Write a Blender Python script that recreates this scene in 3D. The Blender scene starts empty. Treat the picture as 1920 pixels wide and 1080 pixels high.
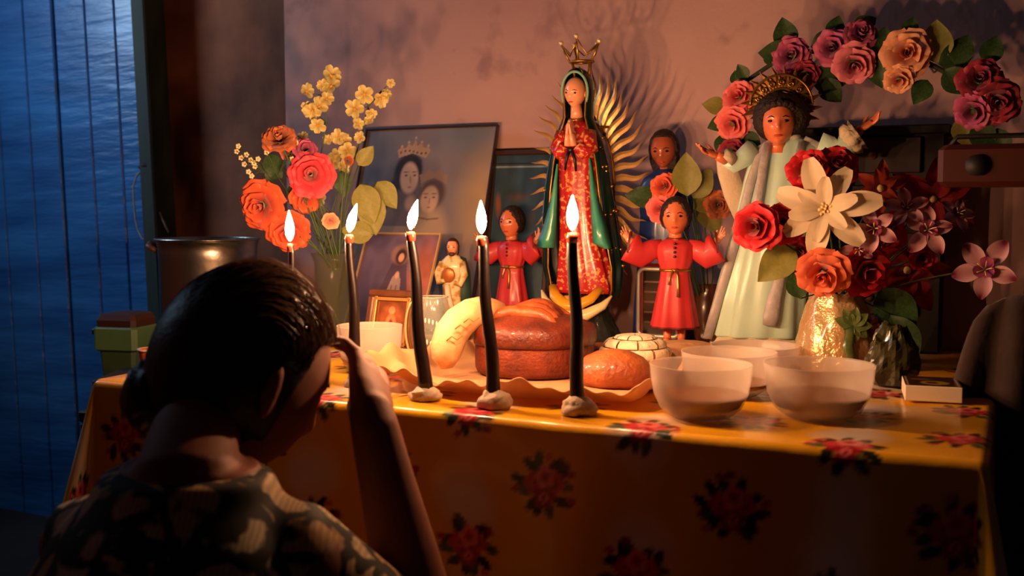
import bpy, math, random
import numpy as np
from math import sin, cos, pi, radians as R, exp
from mathutils import Vector as V, Matrix, Quaternion, Euler, noise

random.seed(7)
SC = bpy.context.scene
COL = SC.collection

# ---------------------------------------------------------------- camera, world, light, exposure
F = 2000.0
CAMZ = 1.03
PITCH = math.atan(155 / F)
cam_d = bpy.data.cameras.new('camera')
cam = bpy.data.objects.new('camera', cam_d)
COL.objects.link(cam)
cam.location = (0, 0, CAMZ)
cam.rotation_euler = (pi / 2 - PITCH, 0, 0)
cam_d.sensor_width = 36
cam_d.lens = F / 1920 * 36
cam_d.clip_start = .02
cam_d.dof.use_dof = True
cam_d.dof.focus_distance = 1.85
cam_d.dof.aperture_fstop = 5.0
SC.camera = cam

SC.view_settings.view_transform = 'Standard'
SC.view_settings.look = 'None'
SC.view_settings.exposure = 0.0
SC.view_settings.gamma = 1.0
SC.view_settings.use_curve_mapping = False
SC.cycles.use_denoising = True
SC.cycles.sample_clamp_indirect = 4.0

w = bpy.data.worlds.new('world')
SC.world = w
w.use_nodes = True
w.node_tree.nodes['Background'].inputs[0].default_value = (.62, .6, .9, 1)   # dim dusk light of the room
w.node_tree.nodes['Background'].inputs[1].default_value = .009

FLAME_STRENGTH = 1150.0
FLAME_COLOUR = (1.0, .50, .235)


def area(name, loc, target, size, power, col):
    d = bpy.data.lights.new(name, 'AREA')
    d.shape = 'RECTANGLE'
    d.size, d.size_y = size
    d.energy = power
    d.color = col
    o = bpy.data.objects.new(name, d)
    COL.objects.link(o)
    o.location = loc
    o.rotation_euler = (V(target) - V(loc)).to_track_quat('-Z', 'Y').to_euler()
    return o


# blue daylight falling through the high window of the left wall
window_light = area('window_daylight', (-2.36, 2.62, 2.05), (-1.25, 3.05, 1.55), (.62, .72), 9, (.50, .74, 1.0))
window_light.data.spread = R(115)

# ---------------------------------------------------------------- pixel helpers
CR = cam.rotation_euler.to_matrix()
C0 = V((0, 0, CAMZ))


def ray(px, py):
    return CR @ V(((px - 960) / F, -(py - 540) / F, -1))


def at(px, py, Y):
    d = ray(px, py)
    return C0 + d * (Y / d.y)


def onz(px, py, z):
    d = ray(px, py)
    return C0 + d * ((z - CAMZ) / d.z)


TZ = .75
A = onz(190, 714, TZ)
B = onz(1835, 868, TZ)
E1 = (B - A).normalized()
E2 = V((-E1.y, E1.x, 0))
ANG = math.atan2(E1.y, E1.x)
TL, TD, WV = (B - A).length, .93, .95


def T(u, v, z=0):
    return A + E1 * u + E2 * v + V((0, 0, z))


def uv(p):
    d = p - A
    return d.dot(E1), d.dot(E2)


def onv(px, py, v):
    """point of the ray on the vertical plane at depth v behind the table's front edge"""
    d = ray(px, py)
    t = (v - (C0 - A).dot(E2)) / d.dot(E2)
    return C0 + d * t


# ---------------------------------------------------------------- materials
def lin(c):
    if max(c) > 1.0:
        c = [x / 255 for x in c]
        return tuple(x / 12.92 if x <= .04045 else ((x + .055) / 1.055) ** 2.4 for x in c)
    return tuple(c)


MATS = {}


def M(name, col=(128, 128, 128), rough=.6, metal=0, col2=None, nscale=12, bump=0, bscale=40, coat=0, trans=0,
      sss=0, sheen=0, vc=False, clear=0, ior=1.45, grad=None, detail=4, spec=.5, stretch=None, contrast=None, aniso=0, px=False):
    if px:
        nscale, bscale = nscale * .0012, bscale * .0012
    if name in MATS:
        return MATS[name]
    m = bpy.data.materials.new(name)
    m.use_nodes = True
    nt = m.node_tree
    N, L = nt.nodes, nt.links
    b = N['Principled BSDF']
    b.inputs['Roughness'].default_value = rough
    b.inputs['Metallic'].default_value = metal
    b.inputs['Coat Weight'].default_value = coat
    b.inputs['Coat Roughness'].default_value = .12
    b.inputs['Sheen Weight'].default_value = sheen
    b.inputs['IOR'].default_value = ior
    b.inputs['Specular IOR Level'].default_value = spec
    b.inputs['Anisotropic'].default_value = aniso
    b.inputs['Transmission Weight'].default_value = clear
    if sss:
        b.inputs['Subsurface Weight'].default_value = sss
        b.inputs['Subsurface Scale'].default_value = .01
        b.inputs['Subsurface Radius'].default_value = (1, .5, .3)
    c1 = (*lin(col), 1)
    b.inputs['Base Color'].default_value = c1
    tc = N.new('ShaderNodeTexCoord')
    src = tc.outputs['Object']
    if stretch:
        mp = N.new('ShaderNodeMapping')
        mp.inputs['Scale'].default_value = stretch
        L.new(src, mp.inputs[0])
        src = mp.outputs[0]
    colout = None
    if vc:
        a = N.new('ShaderNodeVertexColor')
        a.layer_name = 'Col'
        colout = a.outputs[0]
    elif grad:
        sp = N.new('ShaderNodeSeparateXYZ')
        L.new(tc.outputs['Generated'], sp.inputs[0])
        cr = N.new('ShaderNodeValToRGB')
        L.new(sp.outputs[grad], cr.inputs[0])
        cr.color_ramp.elements[0].color = c1
        cr.color_ramp.elements[1].color = (*lin(col2), 1)
        cr.color_ramp.elements[0].position = .25
        cr.color_ramp.elements[1].position = .8
        colout = cr.outputs[0]
    elif col2:
        nz = N.new('ShaderNodeTexNoise')
        nz.inputs['Scale'].default_value = nscale
        nz.inputs['Detail'].default_value = detail
        L.new(src, nz.inputs[0])
        cr = N.new('ShaderNodeValToRGB')
        L.new(nz.outputs[0], cr.inputs[0])
        cr.color_ramp.elements[0].color = c1
        cr.color_ramp.elements[1].color = (*lin(col2), 1)
        lo, hi = contrast or (.35, .65)
        cr.color_ramp.elements[0].position = lo
        cr.color_ramp.elements[1].position = hi
        colout = cr.outputs[0]
    if colout:
        L.new(colout, b.inputs['Base Color'])
    if bump:
        nb = N.new('ShaderNodeTexNoise')
        nb.inputs['Scale'].default_value = bscale
        nb.inputs['Detail'].default_value = 4
        L.new(src, nb.inputs[0])
        bp = N.new('ShaderNodeBump')
        bp.inputs['Strength'].default_value = bump
        bp.inputs['Distance'].default_value = .01
        L.new(nb.outputs[0], bp.inputs['Height'])
        L.new(bp.outputs[0], b.inputs['Normal'])
    if trans:                                           # light shining through a thin sheet
        tr = N.new('ShaderNodeBsdfTranslucent')
        if colout:
            L.new(colout, tr.inputs[0])
        else:
            tr.inputs[0].default_value = c1
        mx = N.new('ShaderNodeMixShader')
        mx.inputs[0].default_value = trans
        L.new(b.outputs[0], mx.inputs[1])
        L.new(tr.outputs[0], mx.inputs[2])
        L.new(mx.outputs[0], N['Material Output'].inputs[0])
    MATS[name] = m
    return m


def see_through(name, col, amount, rough=.2, trans=.3, gloss=0.05):
    """milky or clear thin plastic / glass: part transparent, part diffuse, part translucent"""
    if name in MATS:
        return MATS[name]
    m = M(name, col, rough, trans=trans)
    nt = m.node_tree
    N, L = nt.nodes, nt.links
    out = N['Material Output']
    cur = out.inputs[0].links[0].from_socket
    tp = N.new('ShaderNodeBsdfTransparent')
    mx = N.new('ShaderNodeMixShader')
    mx.inputs[0].default_value = amount
    L.new(cur, mx.inputs[1])
    L.new(tp.outputs[0], mx.inputs[2])
    L.new(mx.outputs[0], out.inputs[0])
    return m


def emit(name, col, strength):
    m = bpy.data.materials.new(name)
    m.use_nodes = True
    nt = m.node_tree
    nt.nodes.remove(nt.nodes['Principled BSDF'])
    e = nt.nodes.new('ShaderNodeEmission')
    e.inputs[0].default_value = (*col, 1)
    e.inputs[1].default_value = strength
    nt.links.new(e.outputs[0], nt.nodes['Material Output'].inputs[0])
    return m


# ---------------------------------------------------------------- mesh builder
class MB:
    def __init__(s):
        s.v, s.f = [], []

    def add(s, vs, fs):
        k = len(s.v)
        s.v += [V(p) for p in vs]
        s.f += [tuple(i + k for i in f) for f in fs]
        return s

    def rings(s, rs, cap=True, close=True):
        n = len(rs[0])
        vs = [p for r in rs for p in r]
        fs = []
        m = n if close else n - 1
        for i in range(len(rs) - 1):
            for j in range(m):
                a, b = i * n + j, i * n + (j + 1) % n
                fs.append((a, b, b + n, a + n))
        if cap:
            for base, rev in ((0, True), ((len(rs) - 1) * n, False)):
                c = len(vs)
                cen = sum((V(vs[base + j]) for j in range(n)), V((0, 0, 0))) / n
                vs.append(cen)
                for j in range(n):
                    a, b = base + j, base + (j + 1) % n
                    fs.append((b, a, c) if rev else (a, b, c))
        return s.add(vs, fs)

    def loft(s, sec, n=28, fold=None, cap=True):
        """sec: (z, cx, cy, rx, ry); fold(theta, t) -> radius factor"""
        rs = []
        for i, (z, cx, cy, rx, ry) in enumerate(sec):
            t = i / (len(sec) - 1)
            ring = []
            for j in range(n):
                a = 2 * pi * j / n
                k = fold(a, t) if fold else 1
                ring.append(V((cx + rx * k * cos(a), cy + ry * k * sin(a), z)))
            rs.append(ring)
        return s.rings(rs, cap)

    def lathe(s, prof, n=32, c=(0, 0, 0), cap=False, wob=None):
        c = V(c)
        rs = []
        for r, z in prof:
            rs.append([c + V((r * (wob(2 * pi * j / n, z) if wob else 1) * cos(2 * pi * j / n),
                              r * (wob(2 * pi * j / n, z) if wob else 1) * sin(2 * pi * j / n), z)) for j in range(n)])
        return s.rings(rs, cap)

    def tube(s, pts, rad, n=8, flat=1.0, up=None, cap=True):
        pts = [V(p) for p in pts]
        if not hasattr(rad, '__len__'):
            rad = [rad] * len(pts)
        t0 = (pts[1] - pts[0]).normalized()
        u = V(up) if up is not None else (V((0, 0, 1)) if abs(t0.z) < .9 else V((1, 0, 0)))
        rs = []
        for i, p in enumerate(pts):
            a, b = pts[max(i - 1, 0)], pts[min(i + 1, len(pts) - 1)]
            t = (b - a)
            t = t.normalized() if t.length > 1e-9 else t0
            u = (u - t * u.dot(t))
            u = u.normalized() if u.length > 1e-6 else t.orthogonal().normalized()
            w_ = t.cross(u)
            r = rad[i]
            rs.append([p + (w_ * cos(2 * pi * j / n) + u * sin(2 * pi * j / n) * flat) * r for j in range(n)])
        return s.rings(rs, cap)

    def ball(s, c, r, nu=16, nv=10, fn=None, q=None):
        c = V(c)
        if not hasattr(r, '__len__'):
            r = (r, r, r)
        rs = []
        for i in range(nv + 1):
            ph = -pi / 2 + pi * (i + .0) / nv
            ph = max(-pi / 2 + .03, min(pi / 2 - .03, ph))
            ring = []
            for j in range(nu):
                a = 2 * pi * j / nu
                d = V((cos(ph) * cos(a), cos(ph) * sin(a), sin(ph)))
                p = V((d.x * r[0], d.y * r[1], d.z * r[2]))
                if fn:
                    p = fn(d, p)
                if q:
                    p = q @ p
                ring.append(c + p)
            rs.append(ring)
        return s.rings(rs, True)

    def box(s, c, sz, q=None, bev=0):
        c = V(c)
        x, y, z = sz[0] / 2, sz[1] / 2, sz[2] / 2
        if bev:
            b = min(bev, x * .49, y * .49, z * .49)
            prof = []
            for zz, ins in ((-z, b), (-z + b, 0), (z - b, 0), (z, b)):
                xi, yi = x - ins, y - ins
                prof.append([V((sx * (xi - b * (k == 0)), sy * (yi - b * (k == 1)), zz)) for sx, sy, k in
                             ((-1, -1, 1), (-1, -1, 0), (1, -1, 0), (1, -1, 1), (1, 1, 1), (1, 1, 0), (-1, 1, 0), (-1, 1, 1))])
            # keep a consistent octagon order
            ring2 = []
            for zz, ins in ((-z, b), (-z + b, 0), (z - b, 0), (z, b)):
                xi, yi = x - ins, y - ins
                ring2.append([c + (q @ p if q else p) for p in
                              (V((-xi + b, -yi, zz)), V((xi - b, -yi, zz)), V((xi, -yi + b, zz)), V((xi, yi - b, zz)),
                               V((xi - b, yi, zz)), V((-xi + b, yi, zz)), V((-xi, yi - b, zz)), V((-xi, -yi + b, zz)))])
            return s.rings(ring2, True)
        vs = [V((sx * x, sy * y, sz_ * z)) for sz_ in (-1, 1) for sx, sy in ((-1, -1), (1, -1), (1, 1), (-1, 1))]
        if q:
            vs = [q @ p for p in vs]
        return s.add([c + p for p in vs], [(3, 2, 1, 0), (4, 5, 6, 7), (0, 1, 5, 4), (1, 2, 6, 5), (2, 3, 7, 6), (3, 0, 4, 7)])

    def plate(s, pts, y0, y1):
        """polygon in the xz plane, thickness from y0 (front) to y1"""
        n = len(pts)
        vs = [V((x, y0, z)) for x, z in pts] + [V((x, y1, z)) for x, z in pts]
        fs = [tuple(range(n)), tuple(reversed(range(n, 2 * n)))]
        fs += [(j, j + n, (j + 1) % n + n, (j + 1) % n) for j in range(n)]
        return s.add(vs, fs)

    def xf(s, m):
        s.v = [m @ p for p in s.v]
        return s

    def mesh(s, name, mat, smooth=True):
        me = bpy.data.meshes.new(name)
        me.from_pydata([tuple(p) for p in s.v], [], s.f)
        me.validate()
        if mat:
            me.materials.append(mat)
        if smooth:
            me.polygons.foreach_set('use_smooth', [True] * len(me.polygons))
        me.update()
        return me

    def build(s, name, mat, parent=None, loc=None, rot=None, smooth=True, label=None, world=False, scale=None):
        if world and parent is not None:
            s.xf(wm(parent).inverted())
        return put(name, s.mesh(name, mat, smooth), parent, loc, rot, label, scale)


def wm(o):
    m = Matrix.LocRotScale(o.location, o.rotation_euler if o.rotation_mode != 'QUATERNION' else o.rotation_quaternion, o.scale)
    return wm(o.parent) @ m if o.parent else m


def put(name, me, parent=None, loc=None, rot=None, label=None, scale=None):
    o = bpy.data.objects.new(name, me)
    COL.objects.link(o)
    if parent is not None:
        o.parent = parent
    if loc is not None:
        o.location = loc
    if rot is not None:
        if isinstance(rot, Quaternion):
            o.rotation_euler = rot.to_euler()
        else:
            o.rotation_euler = rot
    if scale is not None:
        o.scale = (scale, scale, scale) if not hasattr(scale, '__len__') else scale
    if label:
        o['label'] = label
    return o


def tag(o, label, cat, group=None, kind=None):
    if label:
        o['label'] = label
    if cat:
        o['category'] = cat
    if group:
        o['group'] = group
    if kind:
        o['kind'] = kind
    return o


def thing(name, label, cat, loc, rz=0, scale=None, rot=None, group=None):
    return tag(put(name, None, None, loc, rot if rot is not None else (0, 0, rz), None, scale), label, cat, group)


def struct(o):
    o['kind'] = 'structure'
    return o


def grid_mesh(name, P, mat, colours=None, flip=False):
    """P: (nj, ni, 3) numpy array of points"""
    nj, ni = P.shape[:2]
    me = bpy.data.meshes.new(name)
    me.vertices.add(nj * ni)
    me.vertices.foreach_set('co', P.reshape(-1).astype(np.float32))
    a = (np.arange(nj - 1)[:, None] * ni + np.arange(ni - 1)[None]).reshape(-1)
    q = np.stack([a, a + 1, a + 1 + ni, a + ni], 1)
    if flip:
        q = q[:, ::-1]
    nf = len(q)
    me.loops.add(nf * 4)
    me.loops.foreach_set('vertex_index', q.reshape(-1).astype(np.int32))
    me.polygons.add(nf)
    me.polygons.foreach_set('loop_start', np.arange(0, nf * 4, 4, dtype=np.int32))
    me.polygons.foreach_set('use_smooth', np.ones(nf, dtype=bool))
    if colours is not None:
        ca = me.color_attributes.new('Col', 'FLOAT_COLOR', 'POINT')
        c = np.concatenate([colours.reshape(-1, 3), np.ones((nj * ni, 1))], 1)
        ca.data.foreach_set('color', c.reshape(-1).astype(np.float32))
    me.update()
    me.validate()
    if mat:
        me.materials.append(mat)
    return me


def nlin(c):
    c = np.array(c, dtype=float) / 255
    return np.where(c <= .04045, c / 12.92, ((c + .055) / 1.055) ** 2.4)


class Paint:
    """a small printed picture computed point by point; x to the right, y up, both 0..1 of its width"""
    def __init__(s, wd, ht, n, bg):
        s.nx, s.ny = n, int(n * ht / wd)
        s.a = ht / wd
        x, y = np.meshgrid(np.linspace(0, 1, s.nx), np.linspace(0, s.a, s.ny))
        s.x, s.y = x, y
        s.c = np.ones((s.ny, s.nx, 3)) * nlin(bg)

    def mix(s, m, col):
        m = np.clip(m, 0, 1)[..., None]
        s.c = s.c * (1 - m) + nlin(col) * m

    def ell(s, cx, cy, rx, ry, col, soft=.15, rot=0, op=1):
        dx, dy = s.x - cx, s.y - cy
        c_, n_ = cos(rot), sin(rot)
        X, Y = (dx * c_ + dy * n_) / rx, (-dx * n_ + dy * c_) / ry
        d = np.sqrt(X * X + Y * Y)
        s.mix((1 - d) / soft * op + (.5 if False else 0), col) if op == 1 else s.mix(np.clip((1 - d) / soft, 0, 1) * op, col)

    def poly(s, pts, col, op=1):
        ins = np.zeros_like(s.x, dtype=bool)
        n = len(pts)
        for i in range(n):
            x0, y0 = pts[i]
            x1, y1 = pts[(i + 1) % n]
            cond = (y0 > s.y) != (y1 > s.y)
            xx = (x1 - x0) * (s.y - y0) / ((y1 - y0) or 1e-9) + x0
            ins ^= cond & (s.x < xx)
        s.mix(ins * op, col)

    def line(s, pts, w_, col, op=1):
        for (x0, y0), (x1, y1) in zip(pts[:-1], pts[1:]):
            dx, dy = x1 - x0, y1 - y0
            t = np.clip(((s.x - x0) * dx + (s.y - y0) * dy) / (dx * dx + dy * dy + 1e-9), 0, 1)
            d = np.hypot(s.x - x0 - t * dx, s.y - y0 - t * dy)
            s.mix((w_ - d) / (w_ * .5) * op, col)

    def grain(s, amp, seed=0):
        rs = np.random.RandomState(seed)
        g = rs.rand(14, 12)
        yi = np.linspace(0, 12.99, s.ny)
        xi = np.linspace(0, 10.99, s.nx)
        y0, x0 = yi.astype(int), xi.astype(int)
        fy, fx = (yi - y0)[:, None], (xi - x0)[None]
        fy, fx = fy * fy * (3 - 2 * fy), fx * fx * (3 - 2 * fx)
        G = (g[y0][:, x0] * (1 - fy) * (1 - fx) + g[y0 + 1][:, x0] * fy * (1 - fx) + g[y0][:, x0 + 1] * (1 - fy) * fx
             + g[y0 + 1][:, x0 + 1] * fy * fx)
        s.c *= (1 + amp * (G - .5) * 2)[..., None]

    def mesh(s, name, wd, mat):
        P = np.stack([(s.x - .5) * wd, np.zeros_like(s.x), s.y * wd], -1)
        return grid_mesh(name, P, mat, s.c)


PRINT = M('glossy_print', rough=.35, vc=True, coat=.3)
# ================================================================ the setting
mud = M('floor_earth', (48, 38, 33), .9, col2=(32, 25, 22), nscale=3, bump=.4, bscale=20)
floor = struct(MB().box((0, 1.2, -.05), (7, 7, .1)).build('floor', mud, smooth=False))


def plaster_mat():
    m = M('mauve_plaster', (198, 158, 150), .85, col2=(178, 140, 138), nscale=2.2, bump=.25, bscale=26, detail=6)
    nt = m.node_tree
    N, L = nt.nodes, nt.links
    b = N['Principled BSDF']
    base = b.inputs['Base Color'].links[0].from_socket
    tc = N.new('ShaderNodeTexCoord')
    nz = N.new('ShaderNodeTexNoise')
    nz.inputs['Scale'].default_value = 9
    nz.inputs['Detail'].default_value = 7
    L.new(tc.outputs['Object'], nz.inputs[0])
    cr = N.new('ShaderNodeValToRGB')
    cr.color_ramp.elements[0].position = .60
    cr.color_ramp.elements[1].position = .72
    L.new(nz.outputs[0], cr.inputs[0])
    mx = N.new('ShaderNodeMixRGB')
    L.new(cr.outputs[0], mx.inputs[0])
    L.new(base, mx.inputs[1])
    mx.inputs[2].default_value = (*lin((156, 120, 124)), 1)
    L.new(mx.outputs[0], b.inputs['Base Color'])
    return m


def wall_slab(name, u0, u1, v, z0, z1, th, mat):
    mb = MB()
    q = Matrix.Rotation(ANG, 3, 'Z').to_quaternion()
    c = T((u0 + u1) / 2, v + th / 2)
    c.z = (z0 + z1) / 2
    mb.box((0, 0, 0), (u1 - u0, th, z1 - z0))
    return struct(mb.build(name, mat, None, c, (0, 0, ANG), smooth=False))


uc = uv(onv(537, 300, WV))[0]
wall_slab('wall_back', uc, 3.4, WV, 0, 2.7, .16, plaster_mat())
adobe = M('brown_adobe', (146, 82, 52), .9, col2=(104, 54, 36), nscale=5, bump=.5, bscale=14, detail=6)
LV = 1.32
wall_slab('wall_back_left', -1.35, uc + .05, LV, 0, 2.7, .12, adobe)
# left wall with its high window, and the wall behind the camera's left
mbw = MB()
mbw.box((-2.45, 1.0, .75), (.12, 5.0, 1.5))
mbw.box((-2.45, 1.0, 2.6), (.12, 5.0, .2))
mbw.box((-2.45, .38, 2.0), (.12, 3.76, 1.0))
mbw.box((-2.45, 3.23, 2.0), (.12, .54, 1.0))
struct(mbw.build('wall_left', adobe, smooth=False))
wn = MB()
for y in (2.285, 2.935):
    wn.box((-2.42, y, 2.0), (.1, .05, 1.0))
for z in (1.52, 2.48):
    wn.box((-2.42, 2.61, z), (.1, .6, .05))
struct(wn.build('window_1', M('window_wood', (40, 52, 50), .6), smooth=False))
ceil = M('ceiling_boards', (70, 52, 42), .9, col2=(50, 36, 30), nscale=6)
struct(MB().box((.2, 1.6, 2.74), (5.6, 4.2, .06)).build('ceiling', ceil, smooth=False))

# ---- blue plank door, leaning a little
DV = 1.25
dr = struct(put('door_1', None, None, onv(292, 1040, DV), (0, 0, ANG)))
dr.location.z = 0
base_px = onv(292, 1040, DV)
blue = M('blue_door_paint', (44, 112, 170), .36, col2=(14, 66, 120), nscale=7, bump=.5, bscale=30, coat=.2,
         stretch=(.22, 1, 1.3), contrast=(.3, .7), spec=.8, detail=8)
# wide brush strokes and scuffs
nt = blue.node_tree
lean = R(-2.2)
dq = Matrix.Rotation(lean, 3, 'Y').to_quaternion()
widths = [.11, .125, .135, .13, .14, .13, .12]
x = 0.0
base_x = uv(onv(291, 385, DV))[0] - uv(base_px)[0]
PIV = V((base_x, 0, CAMZ))
off0 = PIV - dq @ V((0, 0, CAMZ))
for i, wd in enumerate(widths):
    x -= wd
    mb = MB()
    mb.box((x + wd / 2, (i % 3) * .003, 1.08), (wd - .006, .03, 2.15), bev=.004)
    put('plank', mb.mesh('plank', blue, False), dr, off0, dq.to_euler())
for zz in (.45, 1.75):
    put('brace', MB().box((x / 2, .03, zz), (abs(x), .025, .1), bev=.004).mesh('brace', blue, False), dr, off0, dq.to_euler())
post = M('dark_green_wood', (44, 50, 34), .7, col2=(30, 34, 24), nscale=10, bump=.3, stretch=(1, 1, .1))
c = off0 + dq @ V((.032, -.02, 1.2))
po = MB().box((0, 0, 0), (.054, .09, 2.4), bev=.005)
struct(put('trim_1', po.mesh('trim_1', post, False), None, wm(dr) @ c, (Euler((0, lean, 0)).to_matrix().to_4x4()).to_euler()))
bpy.data.objects['trim_1'].rotation_euler = (Matrix.Rotation(ANG, 3, 'Z') @ Matrix.Rotation(lean, 3, 'Y')).to_euler()

# rope loop tied through the door
rope = M('pale_rope', (150, 140, 120), .9, bump=.6, bscale=300)
rt = thing('rope_loop', 'thin pale rope hanging in a loop on the blue door', 'rope', onv(262, 315, DV - .05), 0)
P = lambda px, py, dv=0: onv(px, py, DV - .045 - dv)
rb = MB()
rb.tube([P(268, 318), P(256, 330), P(250, 350), P(251, 380), P(254, 410), P(258, 430), P(266, 447), P(285, 452)], .0028, 6)
rb.tube([P(270, 322), P(282, 350), P(292, 382), P(303, 408), P(316, 436)], .0028, 6)
rb.build('cord', rope, rt, world=True)
kb = MB()
kb.tube([P(262, 314, .01), P(272, 308, .02), P(282, 314, .012), P(274, 324, .015), P(264, 318, .005), P(290, 330)], .006, 8)
kb.build('knot', M('dark_rag', (52, 40, 44), .9), rt, world=True, label='dark knotted rag')

# ================================================================ table and cloth
wood = M('dark_wood', (58, 36, 26), .55, col2=(40, 24, 18), nscale=8, stretch=(1, 1, .15), bump=.2)
table = thing('altar_table', 'long wooden altar table hidden under the flowered cloth', 'table', T(0, 0, -TZ), ANG)
MB().box((TL / 2, TD / 2, TZ - .018), (TL - .01, TD - .01, .03), bev=.004).build('tabletop', wood, table, smooth=False)
for lx in (.06, TL - .06):
    for ly in (.06, TD - .06):
        MB().box((lx, ly, .358), (.055, .055, .716), bev=.004).build('leg', wood, table, smooth=False)

DROP = .64
step = .0042
s = np.arange(-DROP, TL + DROP + step, step)
t = np.arange(-DROP, TD + step, step)
S, Tt = np.meshgrid(s, t)
sx = np.where(S < 0, S, np.where(S > TL, S - TL, 0))          # how far beyond the side edges
ty = np.minimum(Tt, 0)
d = np.hypot(sx, ty)
dirx, diry = np.where(d > 0, sx / (d + 1e-9), 0), np.where(d > 0, ty / (d + 1e-9), 0)
r0 = .012
q = np.clip(d / (r0 * pi / 2), 0, 1) * pi / 2
out = r0 * np.sin(q) + np.maximum(d - r0 * pi / 2, 0) * .03
down = r0 * (1 - np.cos(q)) + np.maximum(d - r0 * pi / 2, 0)
corner = np.abs(2 * dirx * diry)
out += np.maximum(d - r0, 0) * corner * .24
# hanging folds on the front
fold = (.010 * np.sin(S * 17 + .6) + .007 * np.sin(S * 31 + 2)) * np.clip(d / .3, 0, 1) * (1 - corner)
side = (.012 * np.sin(Tt * 15)) * np.clip(d / .3, 0, 1) * (1 - corner)
bx = np.clip(S, 0, TL) + dirx * (out + np.where(np.abs(dirx) > .7, side, 0))
by = np.maximum(Tt, 0) + diry * (out + np.where(np.abs(diry) > .7, fold, 0))
ripple = .0012 * np.sin(S * 23 + Tt * 9) * np.sin(Tt * 19 + 1.0) + .0010 * np.sin(S * 51 - Tt * 13)
bz = .0035 + np.maximum(ripple, -.001) * (d == 0) - down
PP = np.stack([bx, by, bz], -1)

# printed pattern: broad white and yellow bands, scattered bouquets in a staggered lattice
u_f = [uv(onz(880, 778, TZ))[0], uv(onz(1215, 803, TZ))[0], uv(onz(1585, 838, TZ))[0]]
PER = (u_f[2] - u_f[0]) / 2
U0 = u_f[1]
RP = .190
yel, whi = nlin((236, 170, 26)), nlin((232, 214, 200))
rs = np.random.RandomState(3)
streak = np.sin(Tt * 34 + np.sin(S * 9) * 1.3) * .5 + np.sin(Tt * 61 + S * 4) * .3
band = np.cos((S - U0) / PER * 2 * pi) + streak * .55
bm = np.clip(.5 + (band - .95) * 1.2, 0, 1)[..., None]
CC = yel * (1 - bm) + whi * bm
leafc, leafc2 = nlin((26, 34, 20)), nlin((70, 84, 40))
reds = [nlin((196, 24, 28)), nlin((214, 54, 60)), nlin((160, 14, 26)), nlin((232, 110, 110))]


def blob(cx, cy, rx, ry, rot, col, soft=.25, petals=0):
    global CC
    m0 = (np.abs(S - cx) < .09) & (np.abs(Tt - cy) < .09)
    jj, ii = np.where(m0)
    if not len(jj):
        return
    j0, j1, i0, i1 = jj.min(), jj.max() + 1, ii.min(), ii.max() + 1
    dx, dy = S[j0:j1, i0:i1] - cx, Tt[j0:j1, i0:i1] - cy
    c_, n_ = cos(rot), sin(rot)
    X, Y = (dx * c_ + dy * n_) / rx, (-dx * n_ + dy * c_) / ry
    dd = np.hypot(X, Y)
    if petals:
        dd = dd * (1 + .13 * np.cos(petals * np.arctan2(Y, X)))
    m = np.clip((1 - dd) / soft, 0, 1)[..., None]
    CC[j0:j1, i0:i1] = CC[j0:j1, i0:i1] * (1 - m) + col * m


random.seed(11)
for row in range(-7, 11):
    for k in range(-6, 9):
        cx = U0 + k * PER + (PER / 2 if row % 2 else 0) + random.uniform(-.006, .006)
        cy = .004 + row * RP / 2
        if cx < -DROP or cx > TL + DROP or cy < -DROP:
            continue
        for i in range(11):
            a = i / 11 * 2 * pi + random.uniform(-.2, .2)
            rr = random.uniform(.026, .036)
            blob(cx + rr * cos(a), cy + rr * sin(a) * .95, .016, .0075, a + random.uniform(-.5, .5), leafc if i % 3 else leafc2)
        for i in range(4):
            a = random.uniform(0, 6.28)
            blob(cx + .042 * cos(a), cy + .040 * sin(a), .007, .006, 0, reds[i % 4] * .8, .3, 5)
        for i, (ox, oy) in enumerate(((-.013, .004), (.014, .006), (.001, -.013), (.002, .014))):
            blob(cx + ox, cy + oy, .0165, .015, .4 * i, reds[i], .2, 5)
            blob(cx + ox, cy + oy, .009, .008, .4 * i, reds[(i + 1) % 4], .4, 4)
            blob(cx + ox, cy + oy, .004, .004, 0, reds[2] * .6, .5)
clothm = M('oilcloth', rough=.32, vc=True, coat=.4, bump=.12, bscale=25)
cloth = put('tablecloth', grid_mesh('tablecloth', PP, clothm, CC), None, T(0, 0, .0), (0, 0, ANG))
tag(cloth, 'yellow and white oilcloth printed with red rose bouquets, draped over the altar table', 'tablecloth')
CT = .006          # things rest on the cloth at this height above the table top


def tab(px, py):
    return onz(px, py, TZ + CT)


def back(p, d_):
    r_ = V((p.x - C0.x, p.y - C0.y, 0)).normalized()
    return V(p) + r_ * d_


def mpp(p):
    """metres per photograph pixel at a point"""
    return (p - C0).dot(ray(960, 540)) / ray(960, 540).length_squared / F
# ================================================================ candles
wax_dark = M('dark_candle_wax', (16, 7, 7), .42, col2=(30, 12, 11), nscale=60, coat=.12)
wax_lit = M('molten_wax', (150, 70, 50), .2, coat=.5)
wick_m = M('burnt_wick', (20, 14, 12), .9)
flame_m = emit('flame', FLAME_COLOUR, FLAME_STRENGTH)
lump_m = M('wax_lump', (206, 184, 158), .55, col2=(170, 146, 122), nscale=40, bump=.5, bscale=60, sss=.15)


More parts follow.
